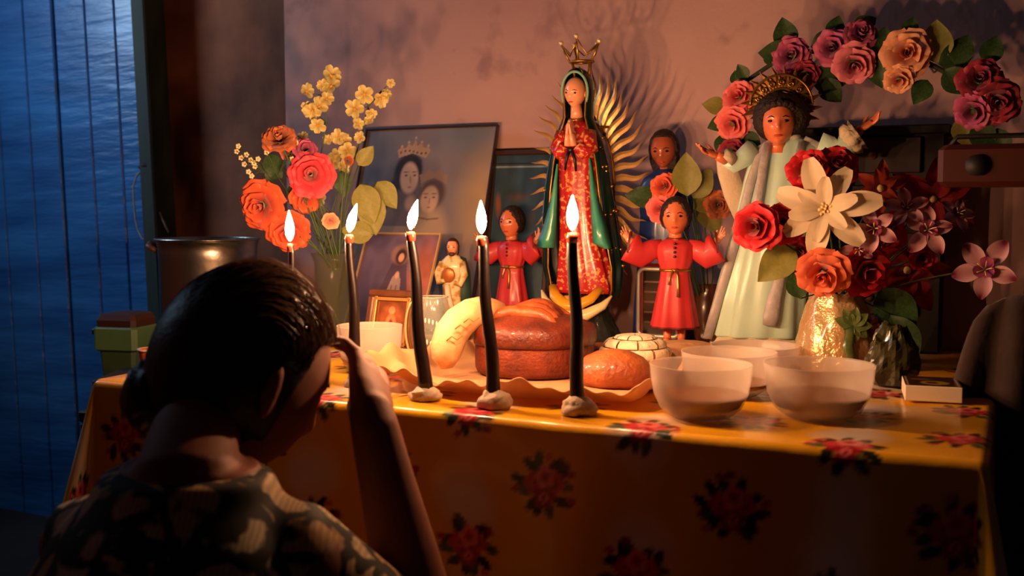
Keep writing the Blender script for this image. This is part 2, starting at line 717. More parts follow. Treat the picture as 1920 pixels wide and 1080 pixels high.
def candle(label, base, topx, r0, r1, fh, flean, fs=1.0):
    """base: point on the table; topx: pixel of the candle's tip"""
    top = at(topx[0], topx[1], base.y)
    t_ = thing('taper_candle', label, 'candle', base, group='lit dark tapers')
    L_ = top - base
    n = 14
    pts, rad = [], []
    for i in range(n + 1):
        k = i / n
        pts.append(L_ * k + V((.0016 * sin(k * 9 + base.x * 40), .001 * cos(k * 7), 0)))
        rad.append((r0 * (1 - k) + r1 * k) * (1 + .03 * sin(k * 31)))
    mb = MB().tube(pts, rad, 12)
    mb.build('wax_stem', wax_dark, t_)
    MB().tube([L_ + V((0, 0, -.012)), L_ + V((0, 0, -.004)), L_ + V((0, 0, .0012))], [r1 * 1.03, r1 * 1.16, r1 * .9], 12).build(
        'molten_rim', wax_lit, t_)
    MB().tube([L_, L_ + V((0, 0, .006)), L_ + V((.001, 0, .010))], [.0011, .001, .0008], 6).build('wick', wick_m, t_)
    fb = L_ + V((0, 0, .005))
    prof = [(0, .0012), (.08, .0038), (.2, .0060), (.36, .0069), (.52, .0063), (.7, .0045), (.86, .0024), (.97, .0008), (1, .0002)]
    MB().tube([fb + V((flean * k ** 1.3, 0, fh * .92 * k)) for k, _ in prof], [r * fs for _, r in prof], 10).build('flame', flame_m, t_)
    return t_


def lump(label, base, r, h, seed):
    mb = MB()

    def fn(dd, p):
        n = noise.noise(dd * 1.6 + V((seed, 0, 0))) * .35 + noise.noise(dd * 4 + V((0, seed, 0))) * .14
        k = 1 + n
        z = p.z
        return V((p.x * k, p.y * k, max(z * (1 + n * .4), -h * .32) if z < 0 else z * (1 + n * .3) * (1 - .25 * min(1, math.hypot(dd.x, dd.y)))))
    mb.ball((0, 0, h * .3), (r, r * .85, h * .75), 24, 14, fn)
    o = mb.build('wax_lump', lump_m, None, base)
    return tag(o, label, 'candle holder')


c5 = tab(1085, 775)
c4 = tab(927, 763)
c3 = tab(797, 748)
c2 = tab(670, 722)
c1 = tab(560, 712)
lumps = [lump('knobbly pale wax lump under the candle before the crowned statue', c5, .024, .026, 1.3),
         lump('pointed pale wax lump under the candle in front of the brown loaf', c4, .022, .026, 4.1),
         lump('flat round wax lump under the leaning candle left of the loaf', c3, .022, .019, 7.7),
         lump('wax lump under the candle beside the bowl behind the hand', c2, .02, .018, 9.2),
         lump('wax lump under the thin farthest candle behind the woman', c1, .018, .016, 12.4)]
up = V((0, 0, .010))
candle('dark taper candle burning in front of the crowned statue, rightmost of five', c5 + up, (1073, 438), .0098, .0068, .049, .000, 1.12)
candle('dark taper candle burning between loaf and small red statue, fourth from the left', c4 + up, (903, 444), .0098, .0066, .047, -.001)
candle('strongly leaning dark taper candle before the leaning pictures, middle of five', c3 + up, (770, 436), .0105, .0064, .044, .010)
candle('dark taper candle rising beside the left bowl, its flame leaning right', c2 + up, (655, 441), .0095, .0064, .046, .012)
candle('thin farthest candle burning above the woman\'s head, leftmost of five', c1 + up, (544, 458), .0062, .0042, .052, -.001, 1.05)

# ================================================================ bread and bowls
crust = M('dark_glazed_crust', (112, 44, 24), .45, col2=(70, 26, 16), nscale=30, bump=.3, bscale=170, coat=.15)
crust2 = M('brown_bread_side', (134, 58, 32), .6, col2=(96, 38, 22), nscale=34, bump=.35, bscale=190)
pale = M('pale_bread', (210, 176, 128), .6, col2=(178, 128, 80), nscale=16, bump=.3, bscale=50)
golden = M('golden_crust', (178, 98, 48), .5, col2=(138, 66, 30), nscale=26, bump=.4, bscale=120, coat=.2)

# cloth-lined paper tray
pg = tab(1000, 700)
paper = M('brown_wrapping_paper', (226, 176, 128), .7, col2=(204, 150, 104), nscale=9, bump=.3, bscale=30, trans=.25)
pu = [uv(tab(738, 706))[0], uv(tab(1262, 735))[0]]
pv = [.085, .46]
nu, nv = 120, 60
U, Vv = np.meshgrid(np.linspace(0, 1, nu), np.linspace(0, 1, nv))
e = np.minimum(np.minimum(U, 1 - U) * (pu[1] - pu[0]), np.minimum(Vv, 1 - Vv) * (pv[1] - pv[0]))
rim = np.clip(1 - e / .035, 0, 1) ** 1.4
front = np.clip(1 - Vv / .12, 0, 1)
zz = .002 + rim * (.024 + .005 * np.sin(U * 13) + .004 * np.sin(U * 31 + 1) + .003 * np.sin(U * 71) + .006 * np.sin(Vv * 23))
zz += np.exp(-((U - .05) / .07) ** 2 - ((Vv - .22) / .22) ** 2) * (.030 + .008 * np.sin(U * 57 + np.sin(Vv * 14) * 2) + .007 * np.sin(Vv * 31 + U * 40))
uu = pu[0] + (pu[1] - pu[0]) * U + .006 * np.sin(Vv * 17)
vv = pv[0] + (pv[1] - pv[0]) * Vv + .012 * np.sin(U * 7 + 1.0) + .035 * (U - .5) ** 2 - .01 * rim * (Vv < .5)
Pp = np.stack([uu, vv, zz], -1)
po = put('wrapping_paper', grid_mesh('wrapping_paper', Pp, paper), None, T(0, 0, CT), (0, 0, ANG))
sm = po.modifiers.new('s', 'SOLIDIFY')
sm.thickness = .0016
sm.offset = 1
tag(po, 'crumpled brown wrapping paper spread under the breads', 'paper')
PZ = .0045

# the big round loaf
lc = tab(1001, 719)
lu, lv = uv(lc)
S_ = mpp(lc + V((0, .1, 0)))
Rl = 113 * S_
lpos = back(lc, Rl * .93) + V((0, 0, PZ))
loaf = thing('round_loaf', 'big round dark brown loaf with a raised knot on top', 'bread', lpos, ANG)
wob = lambda a, z: 1 + .012 * sin(5 * a) + .008 * sin(9 * a + z * 60)
MB().lathe([(0.0, .002), (Rl * .93, .002), (Rl * .97, .010), (Rl * .98, .03), (Rl * .985, .046), (Rl * .97, .052), (Rl * .9, .052)], 56,
           wob=wob).build('loaf_body', crust2, loaf)
MB().lathe([(Rl * .96, .048), (Rl * 1.01, .049), (Rl * 1.02, .056), (Rl * 1.01, .070), (Rl * .97, .078), (Rl * .84, .084),
            (Rl * .62, .092), (Rl * .3, .098), (0, .099)], 56, wob=wob).build('crust_top', crust, loaf)
# braided knot on the top
kb = MB()
for k in range(5):
    a0 = -.9 + k * .42
    pts = []
    for i in range(9):
        t_ = i / 8
        x_ = -Rl * .62 + t_ * Rl * 1.2
        y_ = -Rl * .46 + k * Rl * .19 + .012 * sin(t_ * 3.1)
        z_ = .080 + .026 * sin(t_ * pi) ** .8 * (1 - .10 * abs(k - 2)) + .003 * sin(t_ * 9 + k)
        pts.append((x_, y_, z_))
    kb.tube(pts, [.005, .009, .011, .012, .0125, .012, .011, .009, .005], 10)
kb.build('crust_knot', M('split_crust', (176, 84, 34), .45, col2=(84, 28, 16), nscale=26, bump=.4, bscale=60, coat=.2), loaf)

# crescent bread leaning on it
cb = at(830, 690, lpos.y - .03)
cr = thing('crescent_bread', 'long pale curved bread standing against the round loaf', 'bread', at(850, 697, lpos.y - .05), ANG)
zb = TZ + CT + .012
pix = [(838, 690, 0), (836, 672, 0), (838, 650, .004), (846, 626, .012), (862, 604, .022), (884, 588, .034), (908, 580, .05), (934, 582, .075),
       (950, 592, .095)]
pts = [at(px, py, lpos.y - .06 + dy) for px, py, dy in pix]
MB().tube(pts, [.010, .022, .0265, .0275, .027, .025, .022, .016, .007], 20).build('crumb_body', pale, cr, world=True)
mb = MB()
for k, (px, py) in enumerate(((868, 612), (884, 600), (852, 634))):
    c = at(px, py, lpos.y - .083)
    mb.tube([c + V((-.012, 0, -.004)), c + V((-.004, -.004, .003)), c + V((.004, -.004, -.002)), c + V((.012, 0, .004))], .0012, 6)
mb.build('scored_line', M('toasted_line', (176, 104, 48), .6), cr, world=True)

# small buns
def bun(name, label, px, py, r, h, mat, shells=0, cat='bread', ex=1.0, off=.0):
    b_ = tab(px, py)
    p_ = back(b_, off) + V((0, 0, PZ))
    t_ = thing(name, label, cat, p_, ANG)
    MB().lathe([(0, .0), (r * .8, .0), (r * .96, h * .14), (r, h * .36), (r * .93, h * .6), (r * .76, h * .8), (r * .48, h * .94), (r * .2, h), (0, h)],
               40, wob=lambda a, z: 1 + .02 * sin(3 * a + r * 300) + .01 * sin(7 * a)).xf(Matrix.Diagonal((ex, 1, 1, 1))).build('bun_body', mat, t_)
    return t_


bn = bun('glazed_bun', 'shiny orange-brown bun in front of the shell bread', 1152, 736, .052, .053, golden, ex=1.12, off=.045)
co = bun('shell_bread', 'round sweet bread with white sugar shell pattern behind the left front bowl', 1190, 716, .056, .056,
         M('sweet_bun', (206, 146, 86), .7, bump=.3), ex=1.0, off=.09)
# the sugar shell: separate pieces on the dome
shell = M('sugar_shell', (244, 224, 188), .75, bump=.4, bscale=90)
r_, h_ = .058, .056
prof = lambda k: (r_ * max(cos(k * pi / 2), 0) ** .7, h_ * (.36 + .68 * sin(k * pi / 2)))
for j in range(9):
    for i in range(3):
        k0, k1 = [.04, .36, .68][i], [.33, .65, .99][i]
        a0, a1 = (j + .04) / 9 * 2 * pi + i * .25, (j + .95) / 9 * 2 * pi + i * .25
        P_ = []
        for kk in np.linspace(k0, k1, 5):
            P_.append([])
            for aa in np.linspace(a0, a1, 6):
                rr, z_ = prof(kk)
                edge = min((kk - k0) / (k1 - k0), 1 - (kk - k0) / (k1 - k0)) * 2
                rr += .0025 * (edge > .1)
                P_[-1].append((rr * cos(aa), rr * sin(aa), z_ + .0015 * (edge > .1)))
        me = grid_mesh('sugar_piece', np.array(P_), shell)
        put('sugar_piece', me, co)
flat = bun('flat_bread', 'flat tan bread lying between the shell bread and the blue-robed statue', 1285, 692, .062, .036,
           M('tan_bread', (206, 158, 106), .8, col2=(180, 126, 80), bump=.4, bscale=60), ex=1.2, off=.06)
bun('small_roll', 'small tan roll at the right back of the round loaf', 1125, 690, .036, .032, golden, off=.05)

# bowls of drink
milky = see_through('milky_plastic', (232, 218, 204), .62, .35, .35)
drink = M('thick_brown_drink', (134, 82, 48), .5, sss=.1)


def bowl(label, px, py, R_, H_, fill=.42, mat=milky, name='plastic_bowl', lid=False, Y=None):
    b_ = tab(px, py)
    u_, v_ = uv(b_)
    p_ = back(b_, R_ * .60)
    if Y:
        p_ = at(px, py, Y)
        p_.z = TZ + CT
    t_ = thing(name, label, 'bowl', p_, ANG, group='milky plastic bowls')
    pr = [(0, .003), (R_ * .50, .003), (R_ * .60, .0), (R_ * .66, .003), (R_ * .80, H_ * .16), (R_ * .92, H_ * .42), (R_ * .98, H_ * .72), (R_ * 1.0, H_ * .985),
          (R_ * 1.005, H_), (R_ * .985, H_), (R_ * .965, H_ * .95), (R_ * .955, H_ * .72), (R_ * .895, H_ * .43), (R_ * .775, H_ * .18), (R_ * .62, .008), (0, .007)]
    MB().lathe(pr, 48).build('bowl_shell', mat, t_)
    if fill:
        f_ = fill
        MB().lathe([(0, .0085), (R_ * .60, .0095), (R_ * .765, H_ * .185), (R_ * .885, H_ * f_ * .98), (R_ * .80, H_ * f_), (0, H_ * f_)], 40).build('drink', drink, t_)
    return t_


bowl('milky bowl of brown drink nearest the table edge, left of the two front bowls', 1313, 789, .0665, .068)
bowl('milky bowl of brown drink at the right front beside the small box', 1533, 790, .0705, .0685)
bowl('milky bowl standing behind and between the two front bowls', 1366, 747, .069, .062, .3)
bowl('milky bowl standing behind the hand and the second candle', 694, 702, .054, .077, .3)
bowl('shallow clear tub standing behind the middle bowl under the blue robe', 1415, 698, .074, .040, 0, see_through('clear_tub', (236, 220, 205), .45, .25), 'shallow_tub')

# ================================================================ small box (little printed matchbox-like box)
bp = tab(1742, 752)
bu, bv = uv(bp)
bx_ = thing('small_box', 'small white card box with a dark printed top near the right table edge', 'box', T(bu, bv + .035, CT), ANG + R(8))
MB().box((0, 0, .0115), (.075, .088, .022), bev=.001).build('box_body', M('white_card', (226, 206, 178), .7), bx_, smooth=False)
pb = Paint(.074, .086, 60, (52, 30, 20))
pb.ell(.55, .4, .28, .25, (150, 120, 30))
pb.ell(.5, .42, .12, .14, (90, 30, 20))
pb.ell(.3, .8, .2, .12, (110, 60, 30))
pb.line([(.05, .05), (.05, 1.1)], .02, (180, 150, 110))
pb.line([(.95, .05), (.95, 1.1)], .02, (180, 150, 110))
pm = pb.mesh('printed_top', .074, PRINT)
put('printed_top', pm, bx_, (0, -.043, .0228), (R(-90), 0, 0))

# ================================================================ pot, bin, things left of the table
alu = M('brushed_aluminium', (178, 172, 164), .28, 1.0, bump=.05, bscale=60, aniso=.5)
pc = at(392, 560, 2.62)
pz0 = .62
pot = thing('cooking_pot', 'large dented aluminium pot on the bench behind the woman\'s head', 'pot', (pc.x, pc.y, pz0), 0)
Sp = 2.62 / F
Rp = 93 * Sp
ht = at(392, 447, 2.62).z - pz0
MB().lathe([(0, 0), (Rp * .9, 0), (Rp * .95, .008), (Rp * .955, ht * .5), (Rp * .96, ht - .05), (Rp * .975, ht - .03), (Rp * .965, ht - .024), (Rp * 1.0, ht - .008), (Rp * 1.02, ht - .002),
            (Rp * 1.0, ht), (Rp * .95, ht - .006), (Rp * .93, ht - .05), (Rp * .92, .01), (0, .008)], 64).build('pot_body', alu, pot)
mb = MB()
mb.tube([(Rp * 1.0, 0, ht + .0), (Rp * .7, .0, ht + .0)], .001, 6)
rp = [(Rp * 1.015 * cos(a / 48 * 2 * pi), Rp * 1.015 * sin(a / 48 * 2 * pi), ht - .002) for a in range(49)]
MB().tube(rp, .0032, 8).build('rolled_rim', alu, pot)
MB().tube([(-Rp * .96, -.03, ht - .03), (-Rp * 1.12, -.03, ht - .018), (-Rp * 1.16, 0, ht - .012), (-Rp * 1.12, .03, ht - .018), (-Rp * .96, .03, ht - .03)], .007, 8).build(
    'handle', M('dark_handle', (96, 60, 48), .5), pot)
bench = thing('wooden_stand', 'rough wooden stand under the cooking pot behind the left end of the altar table', 'stand', (pc.x - .02, pc.y + .0, 0), ANG)
MB().box((0, 0, pz0 - .02), (.30, .28, .036), bev=.004).build('seat', wood, bench, smooth=False)
for lx in (-.12, .12):
    for ly in (-.11, .11):
        MB().box((lx, ly, (pz0 - .04) / 2), (.05, .05, pz0 - .04), bev=.003).build('leg', wood, bench, smooth=False)

gy = 2.30
Sg = gy / F
gb = at(240, 712, gy)
greenp = M('green_plastic', (78, 112, 72), .45, col2=(62, 92, 60), nscale=8)
gz = at(243, 760, gy).z
stool = thing('low_stool', 'low dark stool carrying the green bucket beside the blue door', 'stool', (gb.x, gb.y, 0), R(-12))
MB().box((0, 0, gz - .014), (.15, .15, .026), bev=.004).build('seat', wood, stool, smooth=False)
for lx in (-.055, .055):
    for ly in (-.055, .055):
        MB().box((lx, ly, (gz - .028) / 2), (.035, .035, gz - .028), bev=.003).build('leg', wood, stool, smooth=False)
bk = thing('green_bucket', 'square green plastic bucket with a dark lid left of the woman', 'bucket', (gb.x, gb.y, gz), R(-12))
hz = at(243, 606, gy).z - gz
mb = MB()
sec = []


def sq(x, y, z, b=.18):
    return [V((a * x - (a * x * b if k else 0), c * y - (0 if k else c * y * b), z)) for a, c, k in
            ((-1, -1, 1), (1, -1, 1), (1, -1, 0), (1, 1, 0), (1, 1, 1), (-1, 1, 1), (-1, 1, 0), (-1, -1, 0))]


w0, w1 = 30 * Sg, 40 * Sg
mb.rings([sq(w0, w0, 0), sq(w0 * 1.0, w0, .004), sq(w1 * .93, w1 * .93, hz - .05), sq(w1 * .93, w1 * .93, hz - .012)])
mb.build('bucket_body', M('dark_green_plastic', (58, 78, 56), .45), bk, smooth=False)
MB().rings([sq(w1 * 1.0, w1, hz - .056), sq(w1 * 1.12, w1 * 1.12, hz - .052), sq(w1 * 1.12, w1 * 1.12, hz - .008), sq(w1 * 1.05, w1 * 1.05, hz - .004)]).build(
    'collar', greenp, bk, smooth=False)
MB().box((-w1 * 1.32, 0, hz - .018), (w1 * .6, w1 * .9, .016), bev=.004).build('ear_handle', greenp, bk, smooth=False)
MB().rings([sq(w1 * 1.0, w1, hz - .006), sq(w1 * 1.02, w1 * 1.02, hz + .010), sq(w1 * .9, w1 * .9, hz + .022), sq(w1 * .5, w1 * .5, hz + .026)]).build(
    'lid', M('dark_red_lid', (56, 26, 22), .6), bk, smooth=False)
cp = thing('orange_cup', 'small orange cup with a pale rim beside the green bucket', 'cup', at(283, 700, 2.08), 0)
zc = at(283, 654, 2.08).z - cp.location.z
MB().lathe([(0, 0), (.016, 0), (.022, zc - .006), (.024, zc), (.021, zc), (.015, .005), (0, .005)], 24).build('cup_body', M('orange_plastic', (206, 92, 40), .5), cp)
MB().lathe([(.022, zc - .004), (.0255, zc - .003), (.0255, zc + .001), (.021, zc + .001), (.0215, zc - .004)], 24).build('cup_rim', M('cream_rim', (230, 200, 170), .5), cp)
cs = thing('wooden_crate', 'wooden crate under the orange cup behind the left table corner', 'crate', (cp.location.x, cp.location.y, 0), 0)
ch = cp.location.z - .001
for i in range(5):
    MB().box((0, -.07, .05 + i * (ch - .09) / 4), (.16, .012, .07), bev=.002).build('slat', wood, cs, smooth=False)
    MB().box((0, .07, .05 + i * (ch - .09) / 4), (.16, .012, .07), bev=.002).build('slat', wood, cs, smooth=False)
MB().box((0, 0, ch - .007), (.17, .16, .014), bev=.002).build('crate_top', wood, cs, smooth=False)
for sx_ in (-.074, .074):
    MB().box((sx_, 0, ch / 2 - .008), (.012, .126, ch - .02)).build('end_panel', wood, cs, smooth=False)
# ================================================================ figures: heads, hands, statues
skin_s = M('painted_skin', px=True, col=(226, 128, 84), rough=.35, coat=.4, col2=(214, 112, 72), nscale=10)
skin_l = M('pale_painted_skin', (234, 160, 122), .3, coat=.4)
hair_b = M('black_brown_hair', px=True, col=(30, 18, 14), rough=.6, col2=(46, 26, 18), nscale=60, bump=.6, bscale=160)
eye_w = M('eye_white', (226, 214, 200), .2)
eye_d = M('eye_dark', (24, 14, 12), .2)
lip_m = M('lip_red', (186, 58, 48), .4)
gold = M('old_gold', px=True, col=(206, 158, 76), rough=.3, metal=.85, col2=(150, 104, 44), nscale=20)
gold_d = M('dull_gold', px=True, col=(176, 126, 56), rough=.5, metal=.6, col2=(104, 66, 28), nscale=22)


def head_fn(s_):
    def fn(d_, p):
        x, y, z = d_.x * .35, d_.y * .41, d_.z * .5
        if z < 0:
            x *= 1 - .9 * z * z / .25 * .40
            if y < 0:
                y *= 1 - .08 * (-z / .5)
            else:
                y *= 1 - .35 * (z / .5) ** 2
        if y < 0:
            y -= .075 * exp(-(x / .05) ** 2 - ((z + .13) / .07) ** 2) + .035 * exp(-(x / .035) ** 2 - ((z + .02) / .11) ** 2)
            y += .035 * (exp(-((x - .15) / .075) ** 2 - ((z - .015) / .05) ** 2) + exp(-((x + .15) / .075) ** 2 - ((z - .015) / .05) ** 2))
            y -= .022 * exp(-(x / .09) ** 2 - ((z + .27) / .035) ** 2)
            y += .015 * exp(-(x / .09) ** 2 - ((z + .335) / .03) ** 2)
            y -= .03 * exp(-(x / .08) ** 2 - ((z + .42) / .05) ** 2)
            y -= .012 * exp(-(x / .3) ** 2 - ((z - .09) / .04) ** 2)
        return V((x, y, z)) * s_
    return fn


def head(parent, c, s_, skin=skin_s, rot=None, hair=None, hstyle='short', beard=False, nu=40, nv=32):
    mb = MB().ball((0, 0, 0), 1, nu, nv, head_fn(s_))
    for sd in (-1, 1):                                     # ears
        mb.ball((sd * .345 * s_, .03 * s_, -.05 * s_), (.035 * s_, .06 * s_, .10 * s_), 10, 8)
    mb.tube([(0, .04 * s_, -.30 * s_), (0, .05 * s_, -.62 * s_)], [.17 * s_, .19 * s_], 14)
    h = mb.build('head', skin, parent, c, rot)
    for sd in (-1, 1):
        MB().ball((0, 0, 0), (.062 * s_, .03 * s_, .032 * s_), 12, 8).ball((0, -.012 * s_, 0), (.03 * s_, .026 * s_, .030 * s_), 10, 6).build(
            'eye', eye_d, h, (sd * .148 * s_, -.335 * s_, .012 * s_))
        MB().tube([(sd * .07 * s_, -.398 * s_, .075 * s_), (sd * .14 * s_, -.372 * s_, .108 * s_), (sd * .22 * s_, -.325 * s_, .085 * s_)],
                  [.008 * s_, .014 * s_, .006 * s_], 6).build('eyebrow', eye_d, h)
    MB().ball((0, 0, 0), (.085 * s_, .03 * s_, .026 * s_), 12, 8).build('lips', lip_m, h, (0, -.338 * s_, -.285 * s_))
    if hair:
        def hf(d_, p):
            x, y, z = d_.x * .41, d_.y * .47 + .05, d_.z * .535 + .035
            if hstyle == 'short':
                if y < -.08 and z < .37 - .5 * x * x / .04 * .3:
                    y = -.08
                if z < -.25:
                    z = -.25 + (z + .25) * .4
            else:
                if y < -.08 and z < .36:
                    y = -.10
                if z < -.1:
                    z = -.1 + (z + .1) * (1.9)
                    x *= 1.05
            k = 1 + .05 * sin(16 * math.atan2(d_.y, d_.x) + 6 * d_.z) + .05 * noise.noise(d_ * 5)
            return V((x * k, y * (k if y > 0 else 1), z)) * s_
        MB().ball((0, 0, 0), 1, 44, 26, hf).build('hair', hair, h)
    if beard:
        MB().ball((0, 0, 0), (.20 * s_, .12 * s_, .15 * s_), 14, 10).build('beard', hair, h, (0, -.24 * s_, -.42 * s_))
    return h


def hand_mesh(mb, w, f, n, side, s_, curl=(.25, .3, .35, .4), spread=.16, thumb=.9, nseg=12):
    """w wrist, f finger direction, n palm normal (the way fingers curl), side +1/-1 thumb side along f x n, s_ hand length"""
    w, f, n = V(w), V(f).normalized(), V(n).normalized()
    n = (n - f * n.dot(f)).normalized()
    b = f.cross(n) * side
    pl = .50 * s_
    rs = []
    for k, (wd, th) in ((0, (.16, .13)), (.15, (.19, .13)), (.5, (.23, .12)), (.85, (.24, .10)), (1.0, (.22, .085))):
        ring = []
        for j in range(nseg):
            a = 2 * pi * j / nseg
            ring.append(w + f * (pl * k) + b * (cos(a) * wd * s_) + n * (sin(a) * th * s_))
        rs.append(ring)
    mb.rings(rs)
    ln = (.42, .46, .43, .33)
    for i in range(4):
        o_ = (.165 - i * .11) * s_
        base = w + f * (pl * .82) + b * o_
        dirv = (f + b * spread * (1.2 - i * .8)).normalized()
        pts, rad = [base], [.062 * s_]
        cur = base + dirv * (.16 * s_)
        pts.append(cur.copy())
        rad.append(.058 * s_)
        a = 0
        for k in range(3):
            a += curl[i]
            dd = dirv * cos(a) + n * sin(a)
            cur = cur + dd * (ln[i] * s_ * (.42, .33, .25)[k])
            pts.append(cur.copy())
            rad.append((.053, .048, .036)[k] * s_)
        pts.append(pts[-1] + (pts[-1] - pts[-2]).normalized() * .02 * s_)
        rad.append(.015 * s_)
        mb.tube(pts, rad, nseg if nseg > 8 else 8)
    base = w + f * (.10 * s_) + b * (.13 * s_)
    d0 = (f * .55 + b * thumb + n * .25).normalized()
    d1 = (f * .85 + b * thumb * .45 + n * .3).normalized()
    p1 = base + d0 * .20 * s_
    p2 = p1 + d1 * .19 * s_
    p3 = p2 + (f + n * .3 + b * .1).normalized() * .14 * s_
    mb.tube([base, p1, p2, p3, p3 + (p3 - p2) * .15], [.085 * s_, .072 * s_, .058 * s_, .045 * s_, .015 * s_], 10)
    return mb


def arm_sleeve(pts, rad, n=18, flat=1.0):
    return MB().tube(pts, rad, n, flat, up=(0, 1, 0))


# ---------------------------------------------------------------- the two small red-robed figures
red_robe = M('red_painted_robe', px=True, col=(204, 54, 56), rough=.5, coat=.12, col2=(180, 38, 44), nscale=9)
red_dark = M('dark_red_trim', (96, 22, 22), .5)


def red_child(label, base, S_, rz, armL, armR, plinth=0):
    """built in photograph pixels (total height 268), scaled by S_"""
    t_ = thing('red_robed_statue', label, 'statue', base, rz, S_, group='small red-robed plaster figures')
    fold = lambda a, t: 1 + (.085 * sin(9 * a + 1) + .04 * sin(5 * a)) * max(0, 1 - t * 1.6) + .035 * sin(11 * a) * (t > .42) * (t < .8)
    sec = [(26, 0, 0, 42, 32), (30, 0, 0, 43, 33), (60, 0, 0, 38, 29), (90, 0, 0, 33, 25), (118, 0, 0, 28, 21), (132, 0, 0, 26, 19), (138, 0, 0, 27, 20),
           (150, 0, 0, 32, 23), (168, 0, 0, 36, 24), (180, 0, 0, 36, 22), (188, 0, 0, 26, 17), (193, 0, 0, 15, 13)]
    MB().loft(sec, 48, fold).build('robe', red_robe, t_)
    MB().loft([(25, 0, 0, 41, 31), (25, 0, 0, 44, 34), (29, 0, 0, 44.5, 34.5), (29, 0, 0, 41, 31)], 48, lambda a, t: 1 + .085 * sin(9 * a + 1) + .04 * sin(5 * a), cap=False).build(
        'hem', red_dark, t_)
    for sd, (ex, ez, hx, hz_) in ((-1, armL), (1, armR)):
        sh = V((sd * 22, 0, 178))
        el = V((sd * ex, -6, ez))
        cu = V((sd * hx, -12, hz_))
        mid = (sh + el) / 2
        MB().tube([sh, mid + V((0, 0, -3)), el + V((0, 0, -11)), cu + V((-sd * 4, 0, -16)), cu + V((sd * 1, 0, -13))], [14, 19, 24, 28, 29], 20, .55, up=(0, 1, 0)).build(
            'sleeve', red_robe, t_)
        MB().tube([cu + V((-sd * 1, 0, -13)), cu + V((sd * 3, 0, -12.5))], [29.6, 29.6], 20, .57, up=(0, 1, 0), cap=False).build('cuff', red_dark, t_)
        hm = MB()
        d_ = (V((sd * .55, -.3, .75))).normalized()
        w_ = cu + V((sd * 2, 0, 2))
        hm.tube([el, w_, w_ + d_ * 3], [8, 6.5, 6], 12)
        hand_mesh(hm, w_, d_, (-sd * .3, -1, .1), -sd, 27, (.15, .2, .45, .7), .25, nseg=8)
        hm.build('hand', skin_l, t_)
    # belt with hanging ends, medallion on the chest
    MB().tube([(27 * cos(a / 24 * 2 * pi), 20.5 * sin(a / 24 * 2 * pi), 134) for a in range(25)], 2.6, 8).build('belt', gold, t_)
    mb = MB()
    mb.tube([(-2, -21, 134), (-6, -24, 128), (-9, -26, 118), (-10, -27, 108)], [2.4, 2, 1.8, 2.4], 6)
    mb.tube([(2, -21, 134), (6, -24, 124), (7, -27, 104), (7, -29, 86)], [2.6, 2.2, 2, 3], 6)
    mb.tube([(-6, -22, 137), (0, -25, 134), (6, -22, 137)], [2, 3.2, 2], 6)
    mb.build('belt_tassel', gold, t_)
    mb = MB()
    for k in range(4):
        mb.ball((0, -24.5, 184 - k * 8), (3.2, 1.6, 2.6), 8, 6)
    mb.build('medallion', M('dark_pendant', (74, 34, 22), .3, .4), t_)
    MB().tube([(15.5 * cos(a / 24 * 2 * pi), 13.5 * sin(a / 24 * 2 * pi), 192.5) for a in range(25)], 2.2, 8).build('collar', red_dark, t_)
    head(t_, (0, -3, 232), 70, skin_s, (R(-4), 0, R(-3)), hair_b)
    for sd in (-1, 1):
        mb = MB()
        mb.tube([(sd * 13, 0, 34), (sd * 13, 0, 10), (sd * 13, -1, 3)], [9, 7, 7.5], 12)
        mb.tube([(sd * 13, 3, 4.2), (sd * 14, -8, 4.5), (sd * 15, -19, 3.2)], [6.5, 6.5, 4.5], 12, .62, up=(0, 0, 1))
        mb.build('foot', skin_s, t_)
    MB().lathe([(0, -plinth), (34, -plinth), (36, -plinth + 2), (34, -.5), (0, -.5)] if plinth else [(0, 0), (30, 0), (31, 1), (29, 1.6), (0, 1.6)], 32).build(
        'base', M('stone_base', px=True, col=(150, 130, 104), rough=.7, bump=.3), t_)
    return t_


b2 = tab(1264, 662)
red_child('red-robed child statue with open arms between crowned statue and blue-robed doll', b2 + V((0, 0, 22 * mpp(b2))), mpp(b2), ANG + R(14), (62, 172, 84, 190), (56, 172, 76, 190), plinth=22)
b1 = tab(960, 622)
p1_ = 14
red_child('red-robed child statue with raised arms behind the round loaf', b1 + V((0, 0, p1_ * mpp(b1) * .8)), mpp(b1) * .83, ANG - R(4), (52, 172, 72, 184), (50, 172, 68, 196), plinth=p1_)

# ---------------------------------------------------------------- the crowned lady with the ring of rays
g0 = tab(1085, 640)
SG = mpp(g0)
lady = thing('crowned_lady_statue', 'tall statue of a praying lady in a dark green star mantle before gold rays', 'statue', g0, ANG + R(2), SG)
mantle_m = M('dark_green_mantle', px=True, col=(18, 44, 38), rough=.22, coat=.6, col2=(8, 22, 22), nscale=5)
teal = M('teal_lining', px=True, col=(74, 168, 138), rough=.3, coat=.4, col2=(52, 140, 116), nscale=8)
dress_m = M('red_gold_dress', px=True, col=(178, 34, 40), rough=.35, coat=.4, col2=(226, 150, 84), nscale=120, detail=2, contrast=(.54, .60))
moon_m = M('gilded_cream', (236, 214, 160), .35, coat=.4)
yellow_m = M('yellow_paint', px=True, col=(226, 168, 40), rough=.35, coat=.4, col2=(206, 140, 24), nscale=8)
dark_base = M('glossy_dark_base', px=True, col=(20, 26, 26), rough=.2, coat=.7, col2=(44, 48, 44), nscale=12, bump=.5, bscale=30)
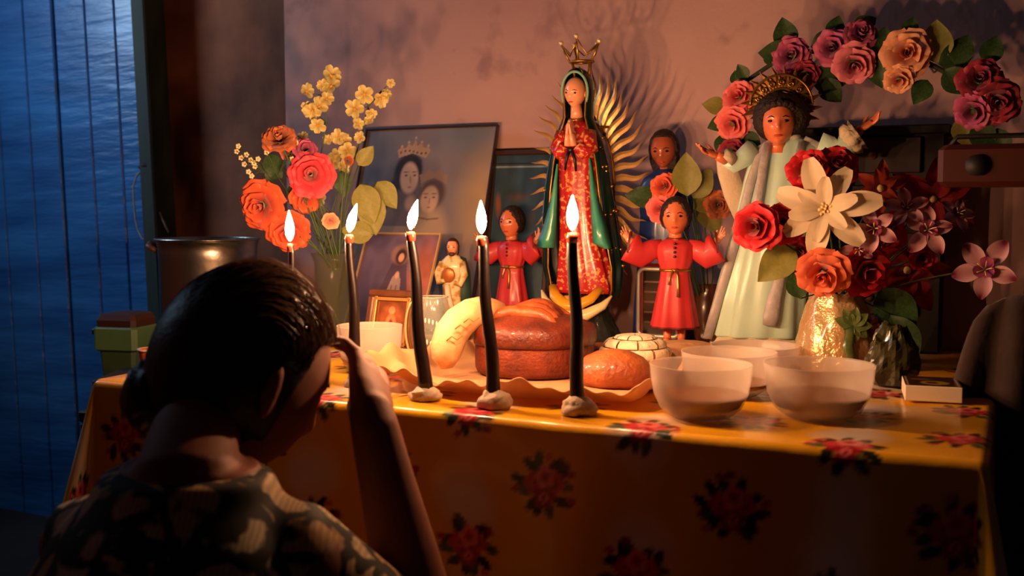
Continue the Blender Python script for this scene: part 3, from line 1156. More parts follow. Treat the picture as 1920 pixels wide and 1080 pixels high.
# body sway: dress from the feet to the neck
fold = lambda a, t: 1 + (.07 * sin(7 * a + 2 * t) + .04 * sin(12 * a + 1)) * (1 - t) ** .7
MB().loft([(92, 14, -2, 54, 28), (100, 14, -2, 56, 30), (140, 9, -1, 49, 28), (190, 3, 0, 40, 26), (250, -2, 0, 35, 25), (310, -4, 0, 35, 24), (350, -4, 0, 36, 23),
           (385, -5, 0, 34, 20), (400, -5, 0, 24, 15), (412, -6, 0, 13, 11)], 56, fold).build('dress', dress_m, lady)
# mantle: an open shell round the back, edges at the front sides
def mantle_ring(z, cx, rx, ry, a0, wav, out_=0):
    pts = []
    n = 40
    for j in range(n + 1):
        a = a0 + (2 * pi - 2 * a0 - .0) * j / n          # angle measured from the front (-y)
        th = a - pi / 2
        k = 1 + wav * sin(9 * a)
        pts.append(V((cx + rx * k * cos(th), 4 + ry * k * sin(th), z)))
    return pts


MR = [(84, 12, 62, 40, 1.0, .05), (100, 10, 70, 42, 1.0, .05), (140, 6, 76, 44, .96, .05), (180, 2, 74, 42, .9, .05), (230, -2, 70, 40, .85, .04), (280, -4, 65, 36, .82, .03),
      (330, -4, 58, 32, .80, .02), (370, -5, 49, 27, .78, .01), (396, -5, 38, 23, .72, 0), (416, -5, 29, 22, .74, 0), (440, -5, 29, 25, .80, 0), (462, -5, 30, 27, .86, 0),
      (484, -5, 27, 25, .86, 0), (500, -5, 17, 17, .8, 0), (507, -5, 5, 6, .8, 0)]


def shell_mesh(rows, th=3.0):
    mb = MB()
    outer = [mantle_ring(*r) for r in rows]
    inner = []
    for r in rows:
        inner.append(mantle_ring(r[0], r[1], max(r[2] - th, 1), max(r[3] - th, 1), r[4] + .02, r[5]))
    n = len(outer[0])
    rs = [o_ + list(reversed(i_)) for o_, i_ in zip(outer, inner)]
    mb.rings(rs, cap=False)
    return mb


shell_mesh(MR).build('mantle', mantle_m, lady)
# lining seen where the mantle falls open on both sides, and its gold border
for sd, rows in ((-1, [(176, -36, -33, -74), (192, -36, -32, -72), (215, -34, -31, -62), (250, -33, -31, -52), (300, -33, -29, -42), (330, -31, -28, -35)]),
                 (1, [(176, 60, -38, 74), (186, 40, -40, 72), (215, 36, -34, 64), (260, 32, -31, 48), (320, 28, -27, 34), (340, 27, -26, 30)])):
    mb = MB()
    mb.rings([[V((a, y, z)), V(((a + b) / 2, y - 5, z)), V((b, y + 6, z)), V(((a + b) / 2, y + 8, z))] for z, a, y, b in rows])
    mb.build('mantle_lining', teal, lady)
mb = MB()
for sgn in (0, 1):
    pts = []
    for r in MR:
        ring = mantle_ring(*r)
        pts.append(ring[0] if sgn == 0 else ring[-1])
    mb.tube(pts, 1.8, 6)
mb.build('gold_border', gold, lady)
sb = MB()
random.seed(5)
for k in range(46):
    r = random.choice(MR[1:9])
    ring = mantle_ring(*r)
    i_ = random.choice(list(range(1, 12)) + list(range(29, 40)))
    p_ = ring[i_] + V((0, 0, random.uniform(-15, 15)))
    for a in range(2):
        q_ = V((cos(a * pi / 2 + .3) * 4, 0, sin(a * pi / 2 + .3) * 4))
        sb.tube([p_ - q_ + V((0, -1, 0)), p_ + V((0, -1.4, 0)), p_ + q_ + V((0, -1, 0))], [.4, 2.0, .4], 4)
st = sb.build('gold_stars', gold, lady)
st['kind'] = 'stuff'
# hood rim in pale teal round the face
pts = []
for a in range(25):
    th = -pi * .18 + (pi * 1.36) * a / 24
    pts.append((-5 + 25 * cos(th), -14 - 3 * sin(th), 462 + 36 * sin(th)))
MB().tube(pts, [2.5] * 25, 8).build('hood_rim', M('pale_teal', (120, 170, 150), .35), lady)
head(lady, (-6, -7, 461), 56, skin_l, (R(8), R(4), R(-8)))
MB().loft([(412, -5, -2, 12, 12), (425, -5, -3, 11, 12), (440, -6, -4, 10, 11)], 16).build('neck', skin_l, lady)
MB().tube([(-5 + 13 * cos(a / 20 * pi + pi), -4 + 13 * sin(a / 20 * pi + pi), 414 - 4 * sin(a / 20 * pi)) for a in range(21)], 2.4, 6).build('necklace', gold, lady)
# sleeves, cuffs and joined hands
for sd in (-1, 1):
    MB().tube([(-5 + sd * 26, -6, 388), (-5 + sd * 32, -18, 356), (-5 + sd * 24, -30, 350), (-5 + sd * 12, -34, 362)], [13, 15, 13, 10], 16).build('sleeve', dress_m, lady)
    hm = MB()
    hand_mesh(hm, (-5 + sd * 6, -35, 362), (-.10 * sd, -.12, 1), (-sd, 0, .0), 1 if sd < 0 else -1, 46, (.02, .02, .02, .02), .02, thumb=.35, nseg=8)
    hm.build('hand', skin_l, lady)
mb = MB()
mb.tube([(-6, -36, 356), (-12, -37, 340), (-15, -36, 318)], [3.4, 3.2, 2], 8)
mb.tube([(-4, -36, 356), (4, -37, 338), (6, -36, 316)], [3.4, 3.2, 2], 8)
mb.ball((-5, -37, 355), (6, 4, 5), 10, 8)
mb.build('black_ribbon', M('black_ribbon', (14, 12, 12), .4), lady)
# crescent, folds of cloth and dark base
MB().tube([(-66, -22, 96), (-56, -30, 78), (-36, -38, 62), (-4, -42, 52), (30, -40, 56), (58, -32, 72), (72, -24, 90)], [2, 8, 12, 14, 13, 9, 2], 14, .8).build('crescent', moon_m, lady)
MB().tube([(-44, -20, 104), (-34, -36, 88), (-14, -44, 74), (12, -46, 72), (36, -38, 84), (50, -22, 102)], [8, 11, 13, 13, 11, 8], 14, .7).build('yellow_drape', yellow_m, lady)
MB().loft([(44, -2, -28, 12, 10), (56, -2, -34, 16, 13), (74, -4, -34, 18, 14), (88, -4, -28, 14, 12)], 18).build('drape_knot', yellow_m, lady)
MB().loft([(0, 0, 2, 84, 56), (8, 0, 2, 86, 58), (14, 0, 2, 78, 52), (30, 0, 0, 72, 48), (46, 0, 0, 64, 42), (64, 2, 2, 56, 34), (92, 6, 4, 44, 24)], 48,
          lambda a, t: 1 + .05 * sin(11 * a + 3 * t) + .03 * sin(17 * a)).build('pedestal', dark_base, lady)
# ring of flame-shaped rays behind
ray_me = {}
ray_m = M('pale_ray_gold', px=True, col=(236, 196, 128), rough=.36, metal=.55, col2=(206, 156, 92), nscale=20)
N_RAY = 40
CXr, CZr = 2, 292
for k in range(N_RAY):
    a = R(-68) + R(316) * k / (N_RAY - 1)
    rx, rz_ = 122, 222
    tip = V((CXr + rx * cos(a), 0, CZr + rz_ * sin(a)))
    inn = V((CXr + rx * .40 * cos(a), 0, CZr + rz_ * .56 * sin(a)))
    L_ = (tip - inn).length
    key = round(L_ / 12)
    if key not in ray_me:
        LL = key * 12
        rows = []
        for i in range(11):
            t_ = i / 10
            wv = 5.0 * sin(t_ * 8.0) * (.3 + .7 * t_)
            hw = 6.6 * (1 - t_ ** 1.8) + .35
            if t_ < .15:
                hw *= .55 + t_ * 3
            rows.append([V((LL * t_, -2.2, wv)), V((LL * t_, 0, wv + hw)), V((LL * t_, 1.3, wv)), V((LL * t_, 0, wv - hw))])
        ray_me[key] = MB().rings(rows).mesh('ray', ray_m, False)
    d_ = (tip - inn)
    put('ray', ray_me[key], lady, (inn.x, 47 + (k % 2) * 1.5, inn.z), (0, -math.atan2(d_.z, d_.x), 0))
pts = [(CXr + 50 * cos(a / 40 * 2 * pi), 47, CZr + 118 * sin(a / 40 * 2 * pi)) for a in range(41)]
MB().tube(pts, 3.2, 8).build('ray_hoop', gold_d, lady)
for zz_ in (180, 400):
    MB().tube([(0, 30, zz_), (CXr + (40 if zz_ > 300 else -50), 46, zz_)], 2.6, 6).build('ray_bracket', gold_d, lady)
# crown on a stem
crn = MB()
cz = 540
n = 5
rt_ = 36
ringp = [(rt_ * .62 * cos(a / 24 * 2 * pi), 8 + rt_ * .5 * sin(a / 24 * 2 * pi), cz - 22) for a in range(25)]
crn.tube(ringp, 2.4, 6)
for k in range(5):
    a = k / 5 * 2 * pi - pi / 2 + .0
    b_ = V((rt_ * .62 * cos(a), 8 + rt_ * .5 * sin(a), cz - 22))
    tp = V((rt_ * 1.08 * cos(a), 8 + rt_ * .8 * sin(a), cz + 10 + (8 if k == 0 else 0)))
    crn.tube([b_, (b_ + tp) / 2 + V((0, 0, -1)), tp], [2.4, 1.9, 1.6], 6)
    a2 = a + pi / 5
    v_ = V((rt_ * .72 * cos(a2), 8 + rt_ * .58 * sin(a2), cz - 10))
    a3 = a + 2 * pi / 5
    tp2 = V((rt_ * 1.08 * cos(a3), 8 + rt_ * .8 * sin(a3), cz + 10))
    crn.tube([tp, v_, tp2], 1.5, 6)
crn.build('crown', gold, lady)
for k in range(5):
    a = k / 5 * 2 * pi - pi / 2
    MB().ball((rt_ * 1.08 * cos(a), 8 + rt_ * .8 * sin(a), cz + 13 + (8 if k == 0 else 0)), 4.4, 12, 8).build('crown_ball', M('pearl_gold', (240, 214, 160), .2, .4), lady)
mb = MB()
mb.tube([(-12, 8, 488), (-18, 8, cz - 22)], 2.6, 6)
mb.tube([(14, 10, 486), (17, 9, cz - 22)], 3.4, 6)
mb.build('crown_stem', gold_d, lady)

# ---------------------------------------------------------------- small figure with round medallion
s0 = tab(850, 630)
SS = mpp(s0)
fig = thing('bearded_statuette', 'small long-haired bearded figure in cream and gold robe behind the crescent bread', 'statue', s0 + V((0, 0, .0)), ANG + R(10), SS)
cream = M('cream_gold_robe', px=True, col=(232, 208, 158), rough=.4, coat=.3, col2=(186, 134, 66), nscale=60, contrast=(.5, .62))
dgreen = M('dark_green_cloak', (30, 66, 56), .35, coat=.4)
MB().loft([(0, 0, 2, 34, 28), (20, 0, 2, 33, 27), (34, 0, 2, 27, 22), (44, 0, 2, 22, 19)], 24).build('plinth', M('plinth_brown', (92, 62, 40), .5, coat=.3), fig)
MB().loft([(44, 0, 0, 19, 15), (70, 0, 0, 18, 14), (100, -1, 0, 19, 14), (125, -1, -1, 23, 15), (140, 0, 0, 23, 14), (149, 0, 0, 14, 11), (153, 0, 0, 8, 8)], 32,
          lambda a, t: 1 + .08 * sin(8 * a + 2 * t) * (1 - t)).build('robe', cream, fig)
MB().loft([(46, 10, 8, 24, 13), (80, 10, 7, 24, 13), (120, 8, 6, 24, 13), (146, 5, 5, 19, 11), (151, 3, 4, 9, 7)], 28).build('cloak', dgreen, fig)
MB().tube([(-19, -4, 138), (-26, -10, 118), (-22, -16, 102), (-10, -19, 106)], [7, 8, 6, 4.5], 12).build('left_arm', cream, fig)
MB().tube([(19, -4, 138), (24, -10, 116), (18, -16, 98), (8, -19, 102)], [7, 8, 6, 4.5], 12).build('right_arm', cream, fig)
MB().ball((-3, -20, 116), (13, 3.5, 14), 22, 12).build('medallion', M('bronze_disc', (190, 112, 58), .35, .4), fig)
MB().tube([(-6, -18, 98), (-4, -18, 78), (2, -17, 58), (4, -16, 46)], [5, 6, 5, 4], 10).build('sash', M('white_sash', (238, 222, 196), .5), fig)
head(fig, (0, -3, 167), 30, skin_l, (R(4), 0, R(6)), M('brown_hair', (70, 36, 22), .5), 'long', beard=True, nu=28, nv=22)

# ---------------------------------------------------------------- dark-haired blue statue half hidden behind
h0 = tab(1300, 622)
h0 = T(uv(h0)[0], .865, CT)
SH = mpp(h0)
pxh = 960 + h0.x / SH
blu = M('deep_blue_mantle', px=True, col=(34, 62, 128), rough=.4, coat=.3, col2=(22, 36, 84), nscale=7)
dk = thing('blue_mantled_statue', 'dark-haired statue in a blue mantle half hidden behind the red figure and leaves', 'statue', h0, ANG, SH)
ofs = 1275 - 1300
top = (622 - 287) * 1.0
MB().loft([(0, ofs, 0, 58, 26), (60, ofs, 0, 56, 25), (150, ofs, 0, 50, 24), (230, ofs, 0, 46, 22), (280, ofs, 0, 50, 22), (300, ofs, 0, 40, 18), (316, ofs, 0, 16, 13)], 40,
          lambda a, t: 1 + .06 * sin(9 * a) * (1 - t)).build('robe', blu, dk)
MB().tube([(ofs + 40, 0, 296), (ofs + 62, -12, 262), (ofs + 52, -26, 240), (ofs + 24, -30, 250)], [14, 17, 14, 10], 14).build('sleeve', blu, dk)
head(dk, (ofs + 0, -4, 352), 68, M('brown_skin', (164, 84, 56), .4, coat=.3), (R(10), 0, R(4)), hair_b, 'long')

# ---------------------------------------------------------------- the dressed doll with halo
d0_ = T(*uv(tab(1440, 664)), CT)
SD = mpp(d0_)
doll = thing('robed_doll_statue', 'large statue of a child in pale blue satin with a gold halo and open arms', 'statue', d0_, ANG + R(16), SD)
satin = M('pale_blue_satin', px=True, col=(204, 232, 214), rough=.3, sheen=.4, col2=(176, 214, 198), nscale=7, bump=.12, bscale=12, coat=.15)
grey = M('silver_braid', px=True, col=(184, 178, 178), rough=.5, metal=.1, col2=(168, 162, 166), nscale=60, bump=.15, bscale=150)
lace = M('cream_lace', px=True, col=(222, 204, 176), rough=.8, bump=.25, bscale=120, trans=.2)
dm = lambda px, py, dy=0: V(((px - 1440), dy, 664 - py))
fold = lambda a, t: 1 + (.075 * sin(11 * a + 3 * t) + .05 * sin(6 * a + 1)) * (1 - t) ** .8
MB().loft([(34, -14, -2, 84, 44), (38, -14, -2, 86, 46), (110, -6, -2, 78, 42), (190, 4, -1, 68, 37), (260, 14, 0, 60, 34), (320, 24, 0, 58, 32), (360, 32, 0, 60, 30),
           (384, 34, 0, 52, 25), (398, 32, 0, 28, 17), (404, 30, 0, 17, 14)], 64, fold).build('robe', satin, doll)
# underskirt and base
MB().loft([(0, -10, 0, 92, 50), (6, -10, 0, 96, 52), (22, -12, 0, 92, 50), (36, -12, 0, 82, 44)], 48, lambda a, t: 1 + .05 * sin(13 * a)).build('underskirt', lace, doll)
# cape: open shell with grey trim, flaring at the left
def cape_ring(z, cx, rx, ry, a0):
    pts = []
    for j in range(33):
        a = a0 + (2 * pi - 2 * a0) * j / 32
        th = a - pi / 2
        k = 1 + .03 * sin(9 * a)
        pts.append(V((cx + rx * k * cos(th), 8 + ry * k * sin(th), z)))
    return pts


CRr = [(30, -16, 106, 60, 1.12), (90, -8, 98, 54, 1.10), (170, 2, 88, 48, 1.06), (250, 12, 78, 42, 1.02), (320, 22, 74, 38, .98), (366, 30, 70, 34, .92), (388, 32, 58, 27, .86), (400, 32, 34, 20, .8)]
mb = MB()
rs = []
for (z, cx, rx, ry, a0) in CRr:
    o_ = cape_ring(z, cx, rx, ry, a0)
    i_ = cape_ring(z, cx, rx - 3, ry - 3, a0)
    rs.append(o_ + list(reversed(i_)))
mb.rings(rs, cap=False)
mb.build('cape', satin, doll)
for sgn in (0, 1):
    pts, pts2 = [], []
    for r in CRr:
        ring = cape_ring(*r)
        pts.append(ring[0 if sgn == 0 else -1])
    MB().tube([p + V((0, -2, 0)) for p in pts], [9, 9, 9, 8.5, 8.5, 8, 8, 6], 10, .35, up=(0, 1, 0)).build('cape_trim', grey, doll)
ring = cape_ring(*CRr[0])
MB().tube([p + V((0, 0, 3)) for p in ring], 5, 8, 1).build('cape_hem_trim', grey, doll)
# front placket and hanging ribbon
for xx in (-16, 44):
    MB().tube([(xx + 8, -24, 392), (xx, -33, 360), (xx - 8, -37, 300), (xx - 18, -41, 240)], [7, 8, 8, 7], 10, .3, up=(0, 1, 0)).build('robe_trim', grey, doll)
MB().tube([(24, -42, 190), (16, -48, 150), (6, -52, 110), (0, -54, 76), (-2, -54, 60)], [6, 9, 13, 15, 13], 14, .45, up=(0, 1, 0)).build('hanging_ribbon', grey, doll)
MB().lathe([(15, 398), (21, 400), (22, 406), (17, 409)], 24, c=(30, 0, 0)).build('collar', M('white_collar', (228, 220, 204), .6), doll)
# arms
for nm, sh, el, wr, hd, nn, sd in (('l', dm(1408, 284, 0), dm(1368, 308, -10), dm(1352, 300, -20), V((-.95, -.25, .38)), V((.2, -.5, 1)), 1),
                                  ('r', dm(1524, 276, 0), dm(1566, 284, -6), dm(1586, 256, -10), V((.72, -.1, .52)), V((-.6, -.4, .8)), -1)):
    MB().tube([sh, (sh + el) / 2 + V((0, 0, -3)), el + V((0, 0, -4)), el * .4 + wr * .6], [24, 23, 24, 22] if nm == 'r' else [22, 18, 15, 12], 20, .8, up=(0, 1, 0)).build('sleeve', satin, doll)
    c_ = el * .35 + wr * .65
    d_ = hd.normalized()
    fr = []
    q_ = d_.to_track_quat('Z', 'Y')
    mb = MB()
    for k_, (r_a, z_a) in enumerate(((12, -16), (26, -6), (30, 4), (24, 8), (30, 14), (20, 15))):
        fr.append([c_ + q_ @ V(((r_a * (1 + .12 * sin(9 * 2 * pi * j / 36 + k_))) * cos(2 * pi * j / 36), (r_a * (1 + .12 * sin(9 * 2 * pi * j / 36 + k_))) * sin(2 * pi * j / 36), z_a)) for j in range(36)])
    mb.rings(fr)
    if nm == 'r':
        mb.build('ruffled_cuff', lace, doll)
    hm = MB()
    w2 = wr + d_ * 14
    hm.tube([c_, wr + d_ * 8, w2], [10, 9, 8], 12)
    hand_mesh(hm, w2, d_, nn, sd, 44, (.1, .16, .3, .35), .22, nseg=10)
    hm.build('hand', skin_s, doll)
MB().tube([dm(1368, 305, -10), dm(1350, 292, -18)], [15, 13], 16).build('left_cuff', lace, doll)
# back of skirt fringe at left: lace undersleeve hanging
MB().tube([dm(1352, 292, -12), dm(1360, 322, -6), dm(1374, 365, 4), dm(1390, 430, 8)], [14, 19, 20, 7], 14, .5, up=(0, 1, 0)).build('hanging_sleeve', lace, doll)
hc = dm(1450, 236, -14)
head(doll, hc, 88, skin_s, (R(-2), 0, R(-6)), None, nu=56, nv=44)
def hairf(d_, p):
    x, y, z = d_.x * 46, d_.y * 40 + 12, d_.z * 46 + 12
    if y < -14 and z < 20:
        y = -14
    if d_.x > .2:
        x *= 1.25
    return V((x, y, z)) * (1 + .07 * noise.noise(d_ * 6))
MB().ball(hc, 1, 40, 28, hairf).build('hair', hair_b, doll)
mb = MB()
for k in range(9):
    a = -1.2 + k * .3
    mb.ball(hc + V((30 * sin(a), -30 * cos(a) + 4, 34 - 6 * abs(a))), (8, 6, 7), 10, 8)
mb.build('hair_curl', hair_b, doll)
# halo: gold sunburst with scrolls
halo_c = hc + V((6, 22, 34))
rays_n = 26
m1 = None
for k in range(rays_n):
    a = R(-22) + R(224) * k / (rays_n - 1)
    LL = 74 if k % 2 == 0 else 60
    if m1 is None or k < 2:
        rows = []
        for i in range(8):
            t_ = i / 7
            hw = 8.0 * (1 - t_ ** 1.8) + .4
            wv = 1.6 * sin(t_ * 8)
            rows.append([V((26 + (LL - 26) * t_, -2, wv)), V((26 + (LL - 26) * t_, 0, wv + hw)), V((26 + (LL - 26) * t_, 2, wv)), V((26 + (LL - 26) * t_, 0, wv - hw))])
        m_ = MB().rings(rows).mesh('halo_ray', gold_d, False)
        if k == 0:
            m0_ = m_
        else:
            m1 = m_
    put('halo_ray', m0_ if k % 2 == 0 else m1, doll, halo_c, (0, -a, 0))
mb = MB()
for k in range(9):
    a = R(-6) + R(192) * k / 8
    cc = halo_c + V((42 * cos(a), -4, 42 * sin(a)))
    pts = [cc + V((7 * (1 - i / 16) * cos(i * .7 + a), -1, 7 * (1 - i / 16) * sin(i * .7 + a))) for i in range(13)]
    mb.tube(pts, 1.8, 6)
mb.build('halo_scroll', gold, doll)
mb = MB()
mb.tube([halo_c + V((30 * cos(a / 24 * pi), -3, 30 * sin(a / 24 * pi))) for a in range(25)], 3, 8)
mb.tube([halo_c + V((56 * cos(a / 24 * pi), -2, 56 * sin(a / 24 * pi))) for a in range(25)], 2.2, 8)
mb.build('halo_band', gold, doll)
# ================================================================ pictures
frame_dk = M('dark_frame', (52, 30, 24), .45, coat=.2)
frame_br = M('brown_frame', (122, 72, 40), .45, coat=.2, col2=(92, 50, 28), nscale=20)


def picture(label, u0, u1, v, ztop, lean, fw, ft, fm, paint, yaw=0, z0=CT, name='framed_picture', inner=None, glass=False):
    wd = (u1 - u0)
    H = (ztop - TZ - z0) / cos(lean)
    t_ = thing(name, label, 'picture', T((u0 + u1) / 2, v, z0), rot=(Matrix.Rotation(ANG + yaw, 3, 'Z') @ Matrix.Rotation(-lean, 3, 'X')).to_euler())
    for nm, c, sz in (('frame_rail', (0, ft / 2, fw / 2), (wd, ft, fw)), ('frame_rail', (0, ft / 2, H - fw / 2), (wd, ft, fw)),
                      ('frame_rail', (-wd / 2 + fw / 2, ft / 2, H / 2), (fw, ft, H - 2 * fw)), ('frame_rail', (wd / 2 - fw / 2, ft / 2, H / 2), (fw, ft, H - 2 * fw))):
        MB().box(c, sz, bev=min(fw, ft) * .2).build(nm, fm, t_, smooth=False)
    MB().box((0, ft * .75, H / 2), (wd - fw, ft * .4, H - fw)).build('backing', frame_dk, t_, smooth=False)
    if inner:
        iw = fw * 1.0
        for c, sz in (((0, ft * .25, fw + iw * .35), (wd - 2 * fw, ft * .3, iw * .5)), ((0, ft * .25, H - fw - iw * .35), (wd - 2 * fw, ft * .3, iw * .5)),
                      ((-wd / 2 + fw * 1.35, ft * .25, H / 2), (iw * .5, ft * .3, H - 2 * fw)), ((wd / 2 - fw * 1.35, ft * .25, H / 2), (iw * .5, ft * .3, H - 2 * fw))):
            MB().box(c, sz, bev=.0008).build('inner_moulding', inner, t_, smooth=False)
    pw = wd - 2 * fw + .002
    ph = H - 2 * fw + .002
    p_ = Paint(pw, ph, 150, (128, 120, 126))
    paint(p_, ph / pw)
    put('picture_print', p_.mesh('picture_print', pw, PRINT), t_, (0, ft * .5, fw - .001))
    return t_


def paint_big(p, h):
    # soft sky, tan light on the right, a crowned lady with a veil and a crowned child
    p.mix(np.clip(1 - (p.y / h), 0, 1) * .6, (120, 96, 82))
    p.ell(.16, h * .8, .35, .4, (96, 98, 112), .8)
    p.ell(.95, h * .62, .22, .5, (176, 146, 108), .9)
    p.ell(.75, h * .96, .3, .16, (112, 118, 130), .8)
    p.ell(.40, h * .30, .34, .5, (92, 74, 70), .5)          # dress
    p.ell(.30, h * .42, .25, .34, (140, 124, 112), .4)
    p.poly([(.14, h * .50), (.24, h * .68), (.29, h * .84), (.38, h * .885), (.47, h * .84), (.50, h * .68), (.48, h * .5)], (98, 88, 94))
    p.ell(.38, h * .775, .120, .150, (40, 34, 38), .22)           # hair under veil
    p.ell(.26, h * .66, .06, .18, (50, 42, 48), .4, rot=-.45)
    p.ell(.395, h * .745, .078, .125, (198, 166, 146), .22, rot=.15)
    p.ell(.43, h * .62, .05, .07, (176, 146, 130), .5)
    for sx_ in (-.032, .034):
        p.ell(.400 + sx_, h * .758, .016, .007, (56, 40, 40), .5)
        p.line([(.380 + sx_, h * .776), (.420 + sx_, h * .778)], .004, (80, 56, 50), .8)
    p.line([(.402, h * .75), (.410, h * .72)], .006, (150, 112, 100), .8)
    p.ell(.408, h * .697, .018, .007, (150, 76, 72), .5)
    gc = (170, 140, 112)
    p.poly([(.29, h * .850), (.27, h * .892), (.30, h * .905), (.33, h * .898), (.35, h * .925), (.38, h * .908), (.40, h * .945), (.42, h * .908), (.45, h * .925), (.475, h * .898), (.505, h * .905), (.53, h * .888),
            (.50, h * .845), (.39, h * .872)], gc)
    for q_ in ((.30, .91), (.35, .93), (.40, .952), (.45, .93), (.505, .91)):
        p.ell(q_[0], h * q_[1], .011, .011, (190, 160, 130), .4)
    for i in range(7):
        p.ell(.30 + i * .032, h * (.878 + .008 * sin(i * .9)), .009, .010, (66, 48, 48), .4)
    # child
    p.ell(.60, h * .48, .17, .20, (172, 146, 120), .4)
    p.ell(.59, h * .665, .115, .12, (92, 74, 66), .3)
    p.ell(.575, h * .635, .075, .105, (196, 162, 138), .22)
    for sx_ in (-.032, .030):
        p.ell(.575 + sx_, h * .645, .014, .007, (60, 42, 40), .5)
        p.line([(.557 + sx_, h * .662), (.592 + sx_, h * .662)], .004, (96, 70, 60), .8)
    p.line([(.575, h * .64), (.580, h * .615)], .005, (150, 112, 96), .8)
    p.ell(.578, h * .596, .016, .006, (150, 76, 72), .5)
    p.poly([(.49, h * .72), (.47, h * .765), (.51, h * .76), (.54, h * .79), (.58, h * .765), (.62, h * .79), (.65, h * .76), (.69, h * .765), (.69, h * .71), (.59, h * .745)], (146, 120, 100))
    p.line([(.50, h * .545), (.58, h * .535), (.66, h * .54)], .008, (110, 84, 70), .7)
    p.grain(.10, 1)


ub0, ub1 = uv(onv(686, 252, .925))[0], uv(onv(934, 232, .925))[0]
zt = onv(934, 232, .925).z
big = picture('large leaning print of a crowned lady and child in a thin dark frame', ub0, ub1, .775, zt, math.atan2(.15, zt - TZ), .004, .012, frame_dk, paint_big)


def paint_two(p, h):
    p.c[:] = nlin((46, 70, 88))
    p.ell(.5, h * .55, .4, .35, (60, 92, 108), .7)
    p.ell(.10, h * .70, .07, .26, (140, 84, 58), .8, rot=.1)
    p.ell(.70, h * .62, .12, .22, (84, 84, 80), .9)
    p.ell(.45, h * .75, .25, .10, (90, 74, 66), .9)
    p.line([(0, h * .93), (1, h * .93)], .02, (120, 140, 150))
    p.line([(0, h * .95), (1, h * .95)], .012, (40, 30, 28))
    p.grain(.25, 2)


u20, u21 = uv(onv(925, 286, .925))[0], uv(onv(1046, 276, .925))[0]
zt2 = onv(960, 281, .925).z
picture('dark-framed blue picture of figures behind the left red-robed statue', u20, u21, .845, zt2, math.atan2(.07, zt2 - TZ), .012, .014, frame_dk, paint_two)


def paint_three(p, h):
    p.c[:] = nlin((110, 92, 116))
    p.ell(.3, h * .3, .6, .5, (76, 64, 88), .8)
    p.ell(.86, h * .6, .24, .6, (178, 104, 84), .6)
    p.poly([(.36, h * .12), (.33, h * .40), (.40, h * .62), (.46, h * .76), (.50, h * .86), (.56, h * .88), (.62, h * .80), (.66, h * .62), (.74, h * .38), (.72, h * .12)], (84, 66, 84), .9)
    p.ell(.53, h * .80, .15, .16, (170, 124, 96), .25, op=.55)
    p.ell(.54, h * .78, .085, .12, (64, 44, 50), .3)
    p.ell(.545, h * .77, .045, .07, (206, 156, 126), .3)
    p.poly([(.44, h * .12), (.42, h * .36), (.48, h * .58), (.54, h * .64), (.60, h * .56), (.64, h * .36), (.62, h * .12)], (168, 142, 134), .9)
    p.line([(.50, h * .12), (.50, h * .5)], .012, (120, 96, 100), .8)
    p.line([(.57, h * .12), (.56, h * .5)], .012, (120, 96, 100), .8)
    p.ell(.54, h * .60, .035, .06, (206, 160, 128), .4)
    p.ell(.80, h * .30, .08, .10, (170, 100, 80), .6)
    p.grain(.2, 3)


q0, q1 = tab(672, 640), tab(800, 640)
vq = .60
u30, u31 = uv(onv(668, 440, vq + .06))[0], uv(onv(806, 437, vq + .06))[0]
z3 = onv(740, 437, vq + .06).z
picture('small purple print of a praying lady with a pale gold edge behind the candles', u30, u31, vq, z3, math.atan2(.12, z3 - TZ), .0035, .008,
        M('pale_gold_edge', (214, 176, 120), .4, .3), paint_three, yaw=R(4))


def paint_four(p, h):
    p.c[:] = nlin((112, 62, 36))
    p.ell(.5, h * .5, .38, .45, (156, 86, 48), .3)
    p.ell(.5, h * .45, .16, .26, (206, 130, 84), .3)
    p.ell(.5, h * .72, .10, .10, (214, 150, 108), .3)
    p.ell(.5, h * .4, .08, .2, (120, 40, 30), .4)
    p.grain(.2, 4)


vf = .44
u40, u41 = uv(onv(684, 600, vf + .02))[0], uv(onv(778, 600, vf + .02))[0]
z4 = onv(735, 543, vf + .03).z
picture('small brown wooden frame with gilt inner moulding beside the left bowl', u40, u41, vf, z4, R(14), .013, .014, frame_br, paint_four, yaw=R(-4),
        inner=M('gilt_moulding', (216, 160, 92), .35, .5))

# gold-edged oval ornament and glass tumbler between the pictures and the crescent bread
go = tab(778, 668)
ov = thing('gilt_oval_frame', 'narrow gilt oval frame right of the small brown picture', 'frame', go, ANG + R(30), mpp(go))
MB().tube([(17 * cos(a), 0, 52 + 52 * sin(a)) for a in np.linspace(0, 2 * pi, 41)], 2.3, 8).build('oval_rim', M('pale_gold_edge'), ov)
MB().tube([(11 * cos(a), 1, 52 + 43 * sin(a)) for a in np.linspace(0, 2 * pi, 41)], 1.3, 8).build('inner_rim', gold, ov)
MB().ball((0, 2.6, 52), (16, 1.4, 50), 24, 16).build('oval_panel', M('brown_panel', (112, 68, 44), .5, col2=(84, 52, 40), nscale=20), ov)

